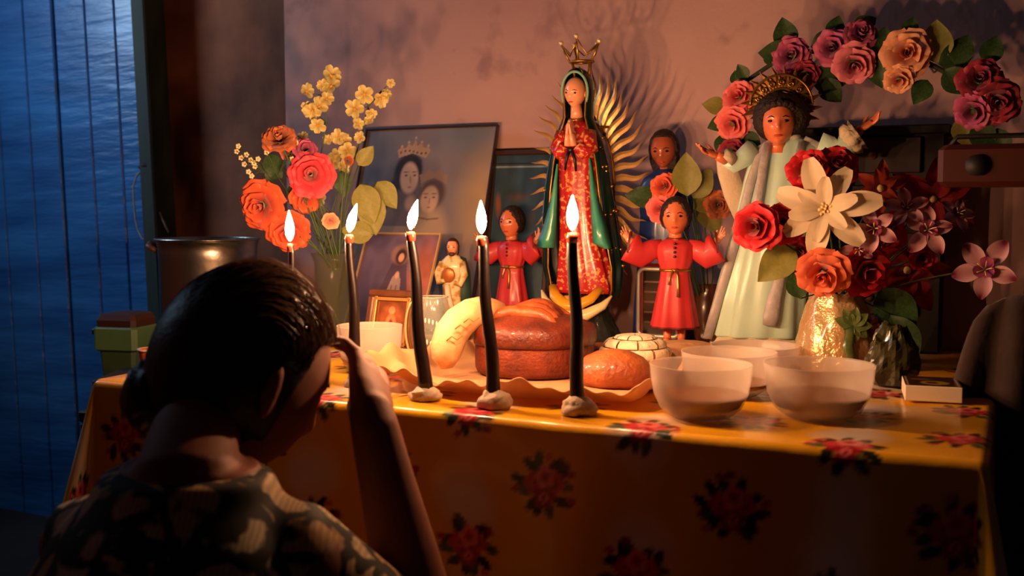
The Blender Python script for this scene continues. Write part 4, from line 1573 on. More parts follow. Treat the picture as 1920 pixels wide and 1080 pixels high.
gl = tab(812, 668)
clear = see_through('clear_glass', (196, 206, 196), .80, .06, .15)
clear.node_tree.nodes['Principled BSDF'].inputs['Coat Weight'].default_value = 1
SGl = mpp(gl)
tb = thing('glass_tumbler', 'clear ribbed glass tumbler left of the crescent bread', 'glass', gl, 0, SGl)
MB().lathe([(0, 2), (20, 2), (22, 0), (24, 3), (27, 60), (29, 112), (28, 113), (26, 110), (24, 60), (21, 8), (0, 7)], 40,
           wob=lambda a, z: 1 + .012 * cos(12 * a)).build('glass_body', clear, tb)
MB().tube([(28.6 * cos(a), 28.6 * sin(a), 112) for a in np.linspace(0, 2 * pi, 33)], 1.1, 6).build('beaded_rim', M('bright_rim', (214, 200, 180), .2), tb)
mb = MB()
for k, (x_, z_) in enumerate(((-12, 70), (-5, 69), (2, 67), (9, 64), (-14, 34), (-9, 30), (-2, 27), (3, 22), (6, 16))):
    mb.ball((x_, -math.sqrt(27 ** 2 - x_ ** 2), z_), (2.0, .8, 5), 8, 6)
mb.build('raised_bead', M('white_bead', (250, 244, 230), .1, coat=1), tb)
MB().lathe([(0, 8), (20, 8.5), (23, 40), (22.5, 42), (0, 42)], 30).build('candle_wax', M('grey_wax', (120, 110, 96), .5), tb)

# red box with silver rounded frame behind the right red figure
rb0 = T(uv(onv(1228, 640, .82))[0], .82, CT)
SR = mpp(rb0)
dm2 = (rb0 - C0)
rbx = thing('red_lantern_box', 'dark red box with a silver rounded frame behind the right red-robed statue', 'box', rb0, ANG, SR)
MB().box((8, 24, 72), (92, 40, 144), bev=6).build('box_body', M('dark_red_box', (120, 22, 22), .35, coat=.3), rbx, smooth=False)
rp = []
for cx, cz_, a0 in ((34, 122, 0), (-22, 122, 90), (-22, 20, 180), (34, 20, 270)):
    for k in range(7):
        a = R(a0 + k * 15)
        rp.append((cx + 12 * cos(a), 2, cz_ + 12 * sin(a)))
rp.append(rp[0])
MB().tube(rp, 4.2, 10, .8, up=(0, 1, 0)).build('silver_frame', M('silver_edge', (196, 188, 176), .3, .5), rbx)
MB().box((6, 3.5, 71), (62, 2, 120)).build('dark_pane', M('dark_pane', (30, 18, 14), .15, coat=.8), rbx, smooth=False)
for k in range(5):
    MB().box((6, 1, 34 + k * 19), (56, 3, 3)).build('grille_bar', M('grille_dark', (88, 54, 36), .4, .3), rbx, smooth=False)

# dark cabinet at the back right and reddish wireless set on it
uA, uB = uv(onv(1500, 245, .85))[0], uv(onv(1785, 226, .85))[0]
zc_ = onv(1640, 236, .85).z
ucm, wcb, hcb = (uA + uB) / 2, (uB - uA), zc_ - TZ - CT
cab = thing('dark_cabinet', 'low-lit dark wooden cabinet on the table behind the flowers, under the garland', 'cabinet', T(ucm, .895, CT), ANG)
cwood = M('blackened_wood', (24, 14, 12), .6, col2=(16, 10, 9), nscale=6, stretch=(.2, 1, 1))
cw2 = M('brown_drawer_wood', (46, 25, 19), .6, col2=(34, 19, 15), nscale=6, stretch=(.2, 1, 1))
MB().box((0, 0, hcb / 2 - .005), (wcb - .02, .085, hcb - .012), bev=.003).build('cabinet_body', cwood, cab, smooth=False)
MB().box((0, -.004, hcb - .009), (wcb, .095, .018), bev=.003).build('cabinet_top', cwood, cab, smooth=False)
for k in range(4):
    zz_ = hcb - .055 - k * .088
    d1 = MB().box((-.015, -.047, zz_), (wcb - .07, .010, .066), bev=.002).build('drawer', cw2, cab, smooth=False)
    MB().ball((0, -.056, zz_), (.008, .006, .008), 12, 8).build('knob', gold_d, d1)
wt_, wz0 = onv(1845, 276, .62).z, onv(1845, 352, .62).z
pst = thing('added_sideboard', 'tall dark sideboard added to keep the space right of the altar table dark', 'sideboard', T(TL + .36, .66, -TZ), ANG)  # added dark bulk, covers wall that the candles would otherwise light
MB().box((0, 0, wz0 / 2), (.60, .42, wz0 - .002), bev=.004).build('sideboard_body', cwood, pst, smooth=False)
for xx in (-.15, .15):
    d1 = MB().box((xx, -.214, wz0 * .40), (.27, .012, wz0 * .68), bev=.003).build('door', cw2, pst, smooth=False)
    MB().ball((xx * .2, -.226, wz0 * .42), (.009, .008, .009), 12, 8).build('knob', gold_d, d1)
    MB().box((xx, -.214, wz0 * .85), (.27, .012, wz0 * .16), bev=.003).build('drawer', cw2, pst, smooth=False)
wr = thing('red_brown_radio', 'small red-brown radio with a round black speaker on the sideboard at the far right', 'radio', T(uv(onv(1858, 350, .56))[0], .56, wz0 - TZ), ANG)
MB().box((0, 0, (wt_ - wz0) / 2), (.15, .09, wt_ - wz0), bev=.008).build('radio_body', M('red_brown_case', (62, 20, 12), .5), wr, smooth=False)
MB().lathe([(0, 0), (.013, 0), (.016, .003), (.016, .006), (0, .006)], 28).xf(Matrix.Rotation(pi / 2, 4, 'X')).build(
    'speaker', M('black_grille', (20, 14, 12), .6), wr, (-.02, -.045, (wt_ - wz0) / 2))
MB().tube([(-.06, 0, wt_ - wz0), (-.05, 0, wt_ - wz0 + .014), (.05, 0, wt_ - wz0 + .014), (.06, 0, wt_ - wz0)], .004, 8).build('carry_handle', M('black_grille'), wr)

# ================================================================ flowers
def fmat(nm, c1, c2, rough=.55, sheen=.3, trans=.15):
    return M(nm, c1, rough, grad=2, col2=c2, trans=trans, sheen=sheen)


LAY = [(.05, .15, 0, .72, 1.7, .0, 3), (.08, .32, -.05, .70, 1.15, .03, 4), (.12, .55, -.10, .60, .95, .09, 5), (.14, .80, -.18, .42, .78, .16, 6), (.16, 1.0, -.26, .16, .64, .16, 6)]
PC = {}


def rose_petal(i, mat):
    if (i, mat.name) in PC:
        return PC[(i, mat.name)]
    r0, r1, h0, h1, A_, curl, n = LAY[i]
    rows = []
    for tt in np.linspace(0, 1, 7):
        row = []
        for k in np.linspace(-1, 1, 9):
            a = k * A_ * min(1, .35 + 1.1 * tt) * (1 - .18 * tt ** 6)
            rr = r0 + (r1 - r0) * sin(tt * pi / 2) ** 1.2 + curl * tt ** 5 + .05 * sin(k * 4.5 + i * 2) * tt * tt * r1 + .012 * sin(k * 13)
            zz_ = h0 + (h1 - h0) * tt - (curl * .9) * tt ** 6 - .16 * (h1 - h0 + .2) * abs(k) ** 3 * tt + .05 * sin(k * 6 + i * 1.7) * tt ** 3
            row.append((rr * sin(a), rr * cos(a), zz_))
        rows.append(row)
    me = grid_mesh('petal', np.array(rows), mat)
    PC[(i, mat.name)] = me
    return me


def rose_petals(parent, R_, mat, layers=(0, 1, 2, 3, 4), seed=0, loc=(0, 0, 0)):
    rnd = random.Random(seed)
    for i in layers:
        me = rose_petal(i, mat)
        n = LAY[i][6]
        ph = rnd.uniform(0, 6)
        for k in range(n):
            put('petal', me, parent, loc, (rnd.uniform(-.10, .10), rnd.uniform(-.10, .10), ph + k * 2 * pi / n + rnd.uniform(-.12, .12)), None,
                R_ * rnd.uniform(.93, 1.06))


def leaf_mesh(nm, mat, w_=.42, curl=.25, wave=.02, nlen=9):
    key = ('leaf', nm, mat.name)
    if key in PC:
        return PC[key]
    rows = []
    for tt in np.linspace(0, 1, nlen):
        hw = w_ * sin(pi * tt ** .8) ** .9 * .62 + .004
        row = []
        for k in np.linspace(-1, 1, 7):
            row.append((k * hw, tt, .12 * abs(k) * hw * 2 - curl * tt * tt + wave * sin(tt * 14 + k * 2) * abs(k)))
        rows.append(row)
    me = grid_mesh(nm, np.array(rows), mat)
    PC[key] = me
    return me


def qdir(d_, roll=0):
    return V(d_).normalized().to_track_quat('Z', 'Y') @ Quaternion((0, 0, 1), roll)


def q_leaf(dir_, nrm):
    """rotation that sends +Y to dir_ and +Z towards nrm"""
    y = V(dir_).normalized()
    z = V(nrm)
    z = (z - y * z.dot(y)).normalized()
    x = y.cross(z)
    return Matrix((x, y, z)).transposed().to_quaternion()


def petal_m(nm, mat, kind):
    key = (nm, mat.name, kind)
    if key in PC:
        return PC[key]
    rows = []
    for tt in np.linspace(0, 1, 9):
        row = []
        for k in np.linspace(-1, 1, 7):
            if kind == 'poin':
                hw = .25 * sin(pi * min(1, tt * .96 + .02) ** .85) ** .75
                z_ = .16 * sin(tt * pi * .8) + .06 * (abs(k) ** 1.5) - .02 * exp(-(k / .15) ** 2) + .012 * sin(tt * 30) * (1 - abs(k)) - .10 * tt ** 3
            elif kind == 'wide':
                hw = .235 * sin(pi * (tt * .90 + .03) ** 1.15) ** .62
                z_ = .14 * sin(tt * pi * .8) + .05 * (abs(k) ** 1.5) - .03 * exp(-(k / .13) ** 2) + .012 * sin(tt * 34) * (1 - abs(k)) - .10 * tt ** 3
            elif kind == 'orchid':
                hw = .30 * sin(pi * (tt * .9 + .05) ** 1.2) ** .8
                z_ = .12 * tt + .10 * abs(k) ** 2 - .22 * tt ** 3
            elif kind == 'lobe':
                hw = .42 * sin(pi * (tt * .86 + .04) ** 1.5) ** .6
                z_ = .25 * tt + .12 * abs(k) ** 2 - .15 * tt ** 3 + .03 * sin(k * 6) * tt
            else:
                hw = .34 * sin(pi * (tt * .92 + .03)) ** .7
                z_ = .22 * tt - .1 * tt ** 2 + .1 * k * k + .04 * sin(k * 8 + tt * 4) * tt
            row.append((k * hw, .03 + tt, z_))
        rows.append(row)
    me = grid_mesh(nm, np.array(rows), mat)
    PC[key] = me
    return me


def radial_petals(parent, R_, mat, kind, n, ph=0, tilt=.1, seed=0, loc=(0, 0, 0), jitter=.1, nm='petal'):
    rnd = random.Random(seed)
    me = petal_m(nm, mat, kind)
    for k in range(n):
        a = ph + k * 2 * pi / n + rnd.uniform(-jitter, jitter)
        q_ = Quaternion((0, 0, 1), a) @ Quaternion((1, 0, 0), tilt + rnd.uniform(-.12, .12))
        put(nm, me, parent, loc, q_.to_euler(), None, R_ * rnd.uniform(.88, 1.08))


stem_g = M('green_stem', (66, 88, 44), .6)
leaf_g = M('dark_leaf_green', (58, 88, 46), .5, col2=(40, 66, 34), nscale=18, trans=.15)
leaf_y = M('yellow_leaf_green', (146, 142, 70), .5, col2=(130, 132, 62), nscale=14, trans=.25)
red_rose = fmat('red_petal', (130, 6, 18), (200, 16, 30))
pink_red = fmat('pink_red_petal', (180, 26, 44), (226, 62, 78))
orange_p = fmat('orange_petal', (190, 54, 30), (230, 98, 58))
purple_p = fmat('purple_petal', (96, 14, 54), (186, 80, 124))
salmon_p = fmat('salmon_petal', (206, 92, 62), (236, 170, 128))
coral_p = fmat('coral_petal', (214, 52, 56), (240, 118, 112))
white_p = M('quilted_white_petal', (244, 222, 186), .65, bump=.5, bscale=260, trans=.12, sheen=.3)
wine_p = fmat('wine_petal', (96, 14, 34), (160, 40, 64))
orchid_p = fmat('orchid_petal', (122, 20, 58), (224, 170, 176))
yellow_p = fmat('yellow_orchid_petal', (190, 160, 80), (232, 222, 150), trans=.3)


def stem_to(parent, mouth, rad=.0018, sag=.0, mat=None):
    """stem from the bloom down into the vase mouth, built in world space"""
    p0 = wm(parent).translation
    p1 = V(mouth)
    d_ = wm(parent).to_quaternion() @ V((0, 0, -1))
    pts = []
    Ld = (p1 - p0).length
    for i in range(9):
        k = i / 8
        pts.append((p0 + d_ * (.25 * Ld * 0)) * (1 - k) ** 2 + 2 * k * (1 - k) * (p0 * .45 + p1 * .55 + V((0, 0, .12 * Ld)) + d_ * .12 * Ld) + p1 * k * k)
    MB().tube(pts, rad, 6).build('stem', mat or stem_g, parent, world=True)


CAMP = C0


def bloom(name, label, px, py, Y, face=(0, 0, 0), scale=1.0, cat='flower', group=None):
    p_ = at(px, py, Y)
    to_cam = (C0 - p_).normalized()
    q_ = qdir(to_cam + V(face))
    t_ = thing(name, label, cat, p_, rot=q_.to_euler(), group=group)
    return t_, Y / F


def sepal(parent, R_):
    MB().ball((0, 0, -.2 * R_), (.22 * R_, .22 * R_, .28 * R_), 12, 8).build('calyx', stem_g, parent)


# ---- left bouquet in a glass vase
vb = tab(612, 640)
vb = T(max(uv(vb)[0], .10), uv(vb)[1] - .02, CT)
SV = mpp(vb)
vtop = at(612, 474, vb.y).z - vb.z
lv_ = thing('glass_vase', 'greenish clear glass vase holding the orange and pink roses', 'vase', vb, 0)
MB().lathe([(0, .004), (.032, .004), (.036, 0), (.040, .006), (.040, .03), (.037, vtop * .5), (.040, vtop * .9), (.046, vtop), (.044, vtop), (.037, vtop * .88), (.034, vtop * .5), (.036, .03), (.034, .01), (0, .01)],
           40).build('vase_body', see_through('green_glass', (96, 100, 76), .74, .08, .3), lv_)
lm = vb + V((0, 0, vtop - .01))
LB = vb.y
for i, (nm, lab, px, py, rpx, mat, face, lay) in enumerate((
        ('pink_rose', 'big bright pink-red rose at the centre of the left bouquet', 584, 328, 38, pink_red, (-.1, 0, .12), (0, 1, 2, 3, 4)),
        ('orange_rose', 'orange rose hanging at the left edge of the left bouquet', 492, 385, 42, orange_p, (-.5, 0, -.15), (0, 1, 2, 3, 4)),
        ('orange_rose', 'large pale orange rose glowing behind the leftmost flame', 541, 432, 38, orange_p, (-.1, 0, -.5), (0, 1, 2, 3, 4)),
        ('orange_rose', 'orange rose just below the pink rose', 574, 372, 27, orange_p, (.1, .1, -.4), (1, 2, 3, 4)),
        ('orange_rose', 'dull orange rose at the top left of the left bouquet', 524, 262, 30, fmat('dull_orange_petal', (150, 66, 36), (206, 116, 70)), (-.2, .3, .6), (0, 1, 2, 3, 4)),
        ('purple_rose', 'small purple-pink flower above the pink rose', 572, 283, 24, purple_p, (.1, 0, .5), (1, 2, 3)),
        ('orange_rose', 'small pale pink-orange bud right of the second flame', 620, 414, 17, fmat('peach_petal', (224, 130, 96), (240, 176, 140)), (.1, 0, -.2), (0, 1, 2, 3)),
        ('purple_rose', 'dusky pink rose between the dull orange rose and the purple flower', 545, 285, 21, fmat('dusky_petal', (150, 60, 60), (196, 110, 96)), (-.1, 0, .4), (1, 2, 3)),
        ('orange_rose', 'little rust-coloured rosebud right of the pink rose', 652, 302, 15, fmat('rust_petal', (130, 52, 30), (176, 88, 52)), (.3, 0, .1), (0, 1, 2)))):
    t_, s_ = bloom(nm, lab, px, py, LB - .03 + .012 * (i % 4), face)
    rose_petals(t_, rpx * s_, mat, lay, seed=i)
    sepal(t_, rpx * s_)
    stem_to(t_, lm + V((.012 * cos(i * 2.3), .012 * sin(i * 2.3), -.02)))

# yellow orchid sprays
sprays = [('tall yellow orchid spray at the top of the left bouquet, left one', [(596, 470), (592, 380), (600, 300), (612, 230), (608, 180), (618, 140)],
           [(620, 142, 15), (622, 162, 15), (574, 172, 12), (606, 160, 10), (586, 207, 14), (598, 200, 13), (612, 186, 11), (596, 234, 13), (570, 258, 9), (577, 201, 10)]),
          ('yellow orchid spray leaning right at the top of the left bouquet', [(612, 470), (640, 380), (664, 300), (682, 240), (690, 200), (716, 170)],
           [(683, 176, 14), (666, 204, 14), (712, 184, 13), (724, 178, 8), (694, 212, 9), (694, 226, 9), (670, 232, 9), (676, 258, 9), (732, 155, 7)]),
          ('yellow orchid spray falling beside the pink rose', [(604, 470), (622, 400), (640, 330), (644, 290), (634, 262), (622, 262)],
           [(636, 258, 12), (652, 282, 14), (626, 304, 13), (642, 312, 11), (634, 340, 12), (628, 290, 10), (646, 262, 9), (616, 262, 8), (600, 376, 11), (588, 388, 9)])]
for j, (lab, path, fl) in enumerate(sprays):
    Yb = LB + .04 + .015 * j
    p0 = lm
    t_ = thing('yellow_orchid_spray', lab, 'flower', p0)
    MB().tube([lm + V((0, 0, -.03))] + [at(px, py, Yb) for px, py in path], .0016, 6).build('stem', stem_g, t_, world=True)
    for k, (px, py, rp_) in enumerate(fl):
        c_ = at(px, py, Yb - .012)
        near = min(path, key=lambda q: (q[0] - px) ** 2 + (q[1] - py) ** 2)
        rr = rp_ * 1.3 * Yb / F
        rnd = random.Random(j * 50 + k)
        fq = qdir((C0 - c_).normalized() + V((rnd.uniform(-.6, .6), 0, rnd.uniform(-.5, .6))), rnd.uniform(0, 6))
        b_ = MB().ball((0, 0, .1 * rr), .16 * rr, 8, 6).build('blossom', fmat('yellow_heart', (190, 120, 40), (220, 160, 60)), t_, c_ - p0, fq.to_euler())
        radial_petals(b_, rr, yellow_p, 'lobe', 5, rnd.uniform(0, 6), .25, seed=k + j * 20)
        MB().tube([c_ + V((0, .004, 0)), (c_ + at(near[0], near[1], Yb)) / 2, at(near[0], near[1], Yb)], .0009, 5).build('stalk', stem_g, t_, world=True)

# tiny white filler flowers
t_ = thing('white_filler_spray', 'sprig of tiny white flowers at the far left of the left bouquet', 'flower', lm)
rnd = random.Random(4)
tips = [(444, 284), (452, 296), (462, 290), (470, 300), (458, 308), (476, 306), (484, 298), (466, 322), (472, 330), (478, 312), (447, 274), (500, 286), (548, 298), (556, 268), (560, 276)]
stb, flb = MB(), MB()
for px, py in tips:
    c_ = at(px, py, LB - .02 + rnd.uniform(-.02, .02))
    hub = at(520 if px > 490 else 500, 330 if px > 490 else 326, LB)
    stb.tube([lm, (lm + hub) / 2 + V((-.01, 0, .01)), hub, (hub + c_) / 2 + V((0, 0, .006)), c_], .0006, 4)
stb.build('stem', stem_g, t_, world=True)
wm_ = M('tiny_white_flower', (236, 214, 170), .6)
for k, (px, py) in enumerate(tips):
    c_ = at(px, py, LB - .02)
    mb = MB()
    for q_ in range(5):
        a = q_ / 5 * 2 * pi
        mb.ball(c_ + V((.0032 * cos(a), -.001, .0032 * sin(a))), (.0026, .0014, .0026), 6, 4)
    mb.build('blossom', wm_, t_, world=True)

# leaves of the left bouquet
for k, (lab, px, py, dx, dz, L_, mat) in enumerate((
        ('broad yellow-green leaf behind the second flame', 676, 345, .35, -1, 78, leaf_y), ('broad yellow-green leaf to the right of the second flame', 690, 362, .2, -1, 80, leaf_y),
        ('yellow-green leaf drooping left of the big leaning print', 708, 340, .7, -1, 62, leaf_y), ('lower yellow-green leaf touching the purple print', 700, 440, -.9, .15, 62, leaf_y),
        ('narrow pale leaf right of the pink rose', 672, 310, .5, .6, 46, leaf_y), ('dark leaf left of the pink rose', 520, 300, -.4, -1, 48, leaf_g), ('dark leaf under the dull orange rose', 500, 290, .6, -.9, 52, leaf_g),
        ('dark upper leaf of the left bouquet', 640, 320, .1, -1, 50, leaf_g), ('dark lower leaf between the orange roses', 560, 340, -.2, -1, 52, leaf_g))):
    c_ = at(px, py, LB + .015 + .01 * (k % 3))
    q_ = q_leaf((dx, -.15, dz), C0 - c_)
    t_ = thing('artificial_leaf', lab, 'leaf', c_, rot=q_.to_euler())
    put('leaf_blade', leaf_mesh('leaf_blade', mat, .55, .12, .02), t_, None, None, None, L_ * SV)
    MB().tube([c_, (c_ + lm) / 2 + V((0, .01, .03)), lm + V((0, .006, -.01))], .0013, 5).build('leaf_stalk', stem_g, t_, world=True)

# ---- right bouquet in the shiny vase
wv_ = tab(1566, 690)
SW = mpp(wv_)
rvz = at(1548, 548, wv_.y).z - wv_.z
rv = thing('foil_wrapped_vase', 'shiny cream and gold vase with a raised green leaf, wide at the foot', 'vase', wv_, ANG + R(12))
irid = M('cream_lustre', (226, 196, 140), .22, .35, col2=(190, 140, 80), nscale=7, bump=.9, bscale=34, coat=.6)
hgt = rvz
MB().lathe([(0, .0), (78 * SW, .0), (81 * SW, .006), (79 * SW, hgt * .12), (73 * SW, hgt * .35), (65 * SW, hgt * .6), (55 * SW, hgt * .82), (46 * SW, hgt * .95), (48 * SW, hgt), (42 * SW, hgt), (40 * SW, hgt * .9), (0, hgt * .88)], 56,
           wob=lambda a, z: 1 + .035 * sin(9 * a + z * 40) + .02 * sin(17 * a + z * 90)).build('vase_body', irid, rv)
grn = M('green_lustre', (44, 78, 44), .3, col2=(110, 120, 60), nscale=40, coat=.5)
for k in range(9):
    a = k / 9 * 2 * pi
    lq = q_leaf((cos(a), 0, sin(a)), (0, -1, .15))
    put('raised_leaf', leaf_mesh('raised_leaf', grn, .5, .1), rv, (.022, -66 * SW, hgt * .62), lq.to_euler(), None, 34 * SW)
MB().tube([(.020, -64 * SW, hgt * .6), (.014, -73 * SW, hgt * .35), (.022, -78 * SW, hgt * .12)], [.006, .009, .007], 10, .5, up=(0, 1, 0)).build('raised_stem', grn, rv)
for k in range(6):
    a = k / 6 * 2 * pi
    lq = q_leaf((cos(a), -.2, sin(a)), (.8, -1, .1))
    put('raised_petal', leaf_mesh('raised_petal', M('red_lustre', (120, 34, 34), .3, coat=.5), .6, .1), rv, (56 * SW, -42 * SW, hgt * .56), lq.to_euler(), None, 26 * SW)
rm = wv_ + V((0, 0, hgt - .012))
RB = wv_.y - .02

t_, s_ = bloom('white_quilted_flower', 'large cream-white flower with quilted petals in front of the blue-robed doll', 1547, 392, RB - .06, (-.18, 0, .05))
radial_petals(t_, 94 * s_, white_p, 'wide', 7, .35, .10, 1, jitter=.06)
radial_petals(t_, 66 * s_, white_p, 'wide', 6, .85, .42, 2, (0, 0, .002))
mb = MB()
for k in range(9):
    a = k * 2.4
    rr = (3 + 1.4 * k) * s_
    mb.tube([(rr * cos(a) * .4, rr * sin(a) * .4, .0), (rr * cos(a), rr * sin(a), 15 * s_)], [2.0 * s_, 2.8 * s_], 8)
mb.build('flower_heart', M('cream_heart', (236, 206, 140), .5), t_)
sepal(t_, 60 * s_)
stem_to(t_, rm)
rl = [('red_rose', 'bright red rose at the left of the right bouquet before the blue robe', 1418, 425, 42, red_rose, (-.35, 0, 0), (0, 1, 2, 3, 4), -.05),
      ('red_rose', 'bright red rose directly left of the big white flower', 1468, 418, 36, red_rose, (.0, 0, 0), (1, 2, 3, 4), -.03),
      ('red_rose', 'red rose above the big white flower, left one', 1512, 318, 34, red_rose, (-.2, 0, .4), (0, 1, 2, 3, 4), -.02),
      ('red_rose', 'red rose above the big white flower, right one', 1568, 312, 38, red_rose, (.2, 0, .4), (0, 1, 2, 3, 4), -.015),
      ('coral_rose', 'orange-coral rose under the big white flower at the vase mouth', 1543, 512, 45, fmat('orange_coral_petal', (206, 58, 40), (236, 122, 80)), (-.1, 0, -.5), (0, 1, 2, 3, 4), -.07),
      ('red_rose', 'dark red rose at the right of the coral rose', 1622, 508, 46, red_rose, (.5, 0, -.3), (1, 2, 3, 4), -.05),
      ('red_rose', 'red rose right of the big white flower, low', 1660, 440, 38, red_rose, (.4, 0, 0), (1, 2, 3, 4), 0),
      ('red_rose', 'small red rose hidden under the striped orchids', 1728, 484, 26, fmat('deep_red_petal', (120, 8, 16), (190, 24, 30)), (.3, 0, -.1), (0, 1, 2, 3), .0),
      ('red_rose', 'small red rose tucked below the left of the white flower', 1500, 470, 26, red_rose, (-.1, 0, -.3), (1, 2, 3, 4), 0)]
for i, (nm, lab, px, py, rpx, mat, face, lay, dy) in enumerate(rl):
    t_, s_ = bloom(nm, lab, px, py, RB + dy, face)
    rose_petals(t_, rpx * s_, mat, lay, seed=30 + i)
    sepal(t_, rpx * s_)
    stem_to(t_, rm + V((.014 * cos(i * 2.1), .014 * sin(i * 2.1), -.01)))
# big dark red poinsettias behind
for i, (lab, px, py, rpx, dy) in enumerate((('large dark red poinsettia at the upper right of the right bouquet', 1748, 372, 86, .07),
                                            ('large dark red poinsettia hanging low at the right of the right bouquet', 1700, 506, 84, .05),
                                            ('dark orange-red flower between the white flower and the orchids', 1650, 352, 52, .06))):
    t_, s_ = bloom('red_poinsettia', lab, px, py, RB + dy, (.2, 0, -.1))
    pm_ = fmat('dark_red_leafpetal', (120, 8, 16), (160, 16, 22)) if i < 2 else fmat('rust_red_petal', (150, 40, 24), (176, 60, 34))
    radial_petals(t_, rpx * s_, pm_, 'poin', 6, .5 * i, .05, 40 + i)
    radial_petals(t_, rpx * .7 * s_, pm_, 'poin', 5, .9 + i, .3, 45 + i, (0, 0, .002))
    MB().ball((0, 0, .006), .007, 10, 8).build('flower_heart', M('cream_heart'), t_)
    stem_to(t_, rm + V((.02 * cos(i), .02 * sin(i), -.02)))
# striped orchids
for i, (lab, px, py, rpx, dy, face) in enumerate((
        ('purple and white orchid touching the right side of the white flower', 1640, 428, 46, -.07, (-.2, 0, 0)),
        ('purple and white orchid above its neighbours in the right bouquet', 1700, 392, 40, -.05, (0, 0, .5)),
        ('purple and white orchid facing forward at the centre of the right sprays', 1738, 432, 48, -.06, (.2, 0, .2)),
        ('faded orchid at the top right of the right bouquet', 1792, 402, 34, -.03, (.5, 0, .4)),
        ('purple and white orchid hanging alone at the far right edge', 1848, 506, 58, -.06, (-.1, 0, .1)),
        ('small purple orchid below the white flower\'s right petals', 1610, 466, 32, -.06, (0, 0, -.3)))):
    t_, s_ = bloom('striped_orchid', lab, px, py, RB + dy, face)
    radial_petals(t_, rpx * s_, orchid_p, 'orchid', 5, .4 + i, .2, 60 + i)
    radial_petals(t_, rpx * .5 * s_, purple_p, 'lobe', 3, i, .7, 70 + i)
    mb = MB()
    for k in range(5):
        a = k * 1.25
        mb.tube([(0, 0, 0), (.10 * rpx * s_ * cos(a), .1 * rpx * s_ * sin(a), .35 * rpx * s_), (.24 * rpx * s_ * cos(a), .24 * rpx * s_ * sin(a), .6 * rpx * s_)], .0009, 5)
    mb.build('stamen', M('pale_stamen', (230, 200, 150), .5), t_)
    stem_to(t_, rm + V((.02, .0, -.01)), .0014)
# leaves of the right bouquet
for k, (lab, px, py, dx, dz, L_, mat) in enumerate((
        ('olive green leaf pointing down-left below the left red rose', 1490, 462, -.8, -.75, 92, leaf_y), ('thin olive leaf pointing at the white flower from the left', 1500, 560, -.2, .9, 62, leaf_g),
        ('dark leaf hanging right of the shiny vase', 1650, 540, .55, -.8, 110, leaf_g), ('long dark leaf behind the right bowl', 1668, 590, .4, -1, 110, leaf_g),
        ('greenish leaf curling beside the vase foot', 1640, 700, .5, .7, 86, leaf_g))):
    c_ = at(px, py, RB - .01 - .01 * (k % 2))
    q_ = q_leaf((dx, -.1, dz), C0 - c_)
    t_ = thing('artificial_leaf', lab, 'leaf', c_, rot=q_.to_euler())
    put('leaf_blade', leaf_mesh('leaf_blade', mat, .5, .15, .03), t_, None, None, None, L_ * SW)
    MB().tube([c_, (c_ + rm) / 2 + V((0, -.0, .01)), rm + V((0, .0, -.01))], .0013, 5).build('leaf_stalk', stem_g, t_, world=True)
# crumpled clear wrapping at the vase's right
wb = tab(1672, 722)
wrap = thing('crumpled_wrapper', 'crumpled olive cellophane wrapper standing right of the shiny vase', 'wrapper', wb, 0)
def wrf(d_, p):
    k = 1 + .28 * noise.noise(d_ * 3 + V((3, 1, 0))) + .12 * abs(noise.noise(d_ * 8))
    return V((p.x * k, p.y * k, max(p.z * k, -.032)))
MB().ball((0, 0, .034), (.036, .028, .058), 40, 26, wrf).build('wrapper_film', M('olive_film', (78, 76, 44), .25, coat=.6, col2=(52, 50, 30), nscale=8, trans=.2), wrap, smooth=False)

# ---- flowers and leaves behind the right red figure
Yk = b2.y + .09
cl = at(1290, 345, Yk)
fl_base = T(uv(onv(1330, 640, .85))[0], .85, CT)
for k, (lab, px, py, dx, dz, L_, mat) in enumerate((
        ('tall olive leaf above the right red figure', 1288, 368, -.05, 1, 88, leaf_y), ('olive leaf leaning right above the right red figure', 1300, 372, .5, .9, 70, leaf_y),
        ('pale green leaf at the right of the right red figure\'s head', 1300, 392, .8, .5, 62, leaf_y), ('olive leaf hanging beside the right red figure\'s head', 1318, 372, .4, -1, 78, leaf_y),
        ('dark leaf left of the right red figure\'s head', 1232, 372, -.9, .1, 66, leaf_g))):
    c_ = at(px, py, Yk + .008 * k)
    t_ = thing('artificial_leaf', lab, 'leaf', c_, rot=q_leaf((dx, -.12, dz), C0 - c_).to_euler())
    put('leaf_blade', leaf_mesh('leaf_blade', mat, .55, .12, .02), t_, None, None, None, L_ * SW * 1.06)
    MB().tube([c_, c_ * .5 + fl_base * .5 + V((0, 0, .04)), fl_base + V((0, 0, .02))], .0013, 5).build('leaf_stalk', stem_g, t_, world=True)
for i, (lab, px, py, rpx, mat, face) in enumerate((
        ('orange rose left above the right red figure\'s head', 1246, 350, 24, orange_p, (-.3, 0, .2)),
        ('coral rose touching the left of the right red figure\'s head', 1240, 392, 26, coral_p, (-.4, 0, 0)),
        ('dull orange rose right of the right red figure\'s head', 1346, 384, 24, fmat('dull_orange_petal', (150, 66, 36), (206, 116, 70)), (.2, 0, 0)))):
    t_, s_ = bloom('backdrop_rose', lab, px, py, Yk + .01, face)
    rose_petals(t_, rpx * s_, mat, (0, 1, 2, 3, 4), seed=90 + i)
    MB().tube([V(t_.location), V(t_.location) * .5 + fl_base * .5 + V((0, 0, .05)), fl_base + V((0, 0, .02))], .0015, 5).build('stem', stem_g, t_, world=True)
jar = thing('brown_jar', 'small brown jar holding leaves behind the right red figure', 'jar', fl_base, 0)
MB().lathe([(0, 0), (.024, 0), (.03, .01), (.034, .05), (.03, .09), (.022, .105), (.026, .115), (.022, .115), (.018, .10), (0, .09)], 32).build('jar_body', M('brown_glaze', (84, 48, 30), .3, coat=.5), jar)

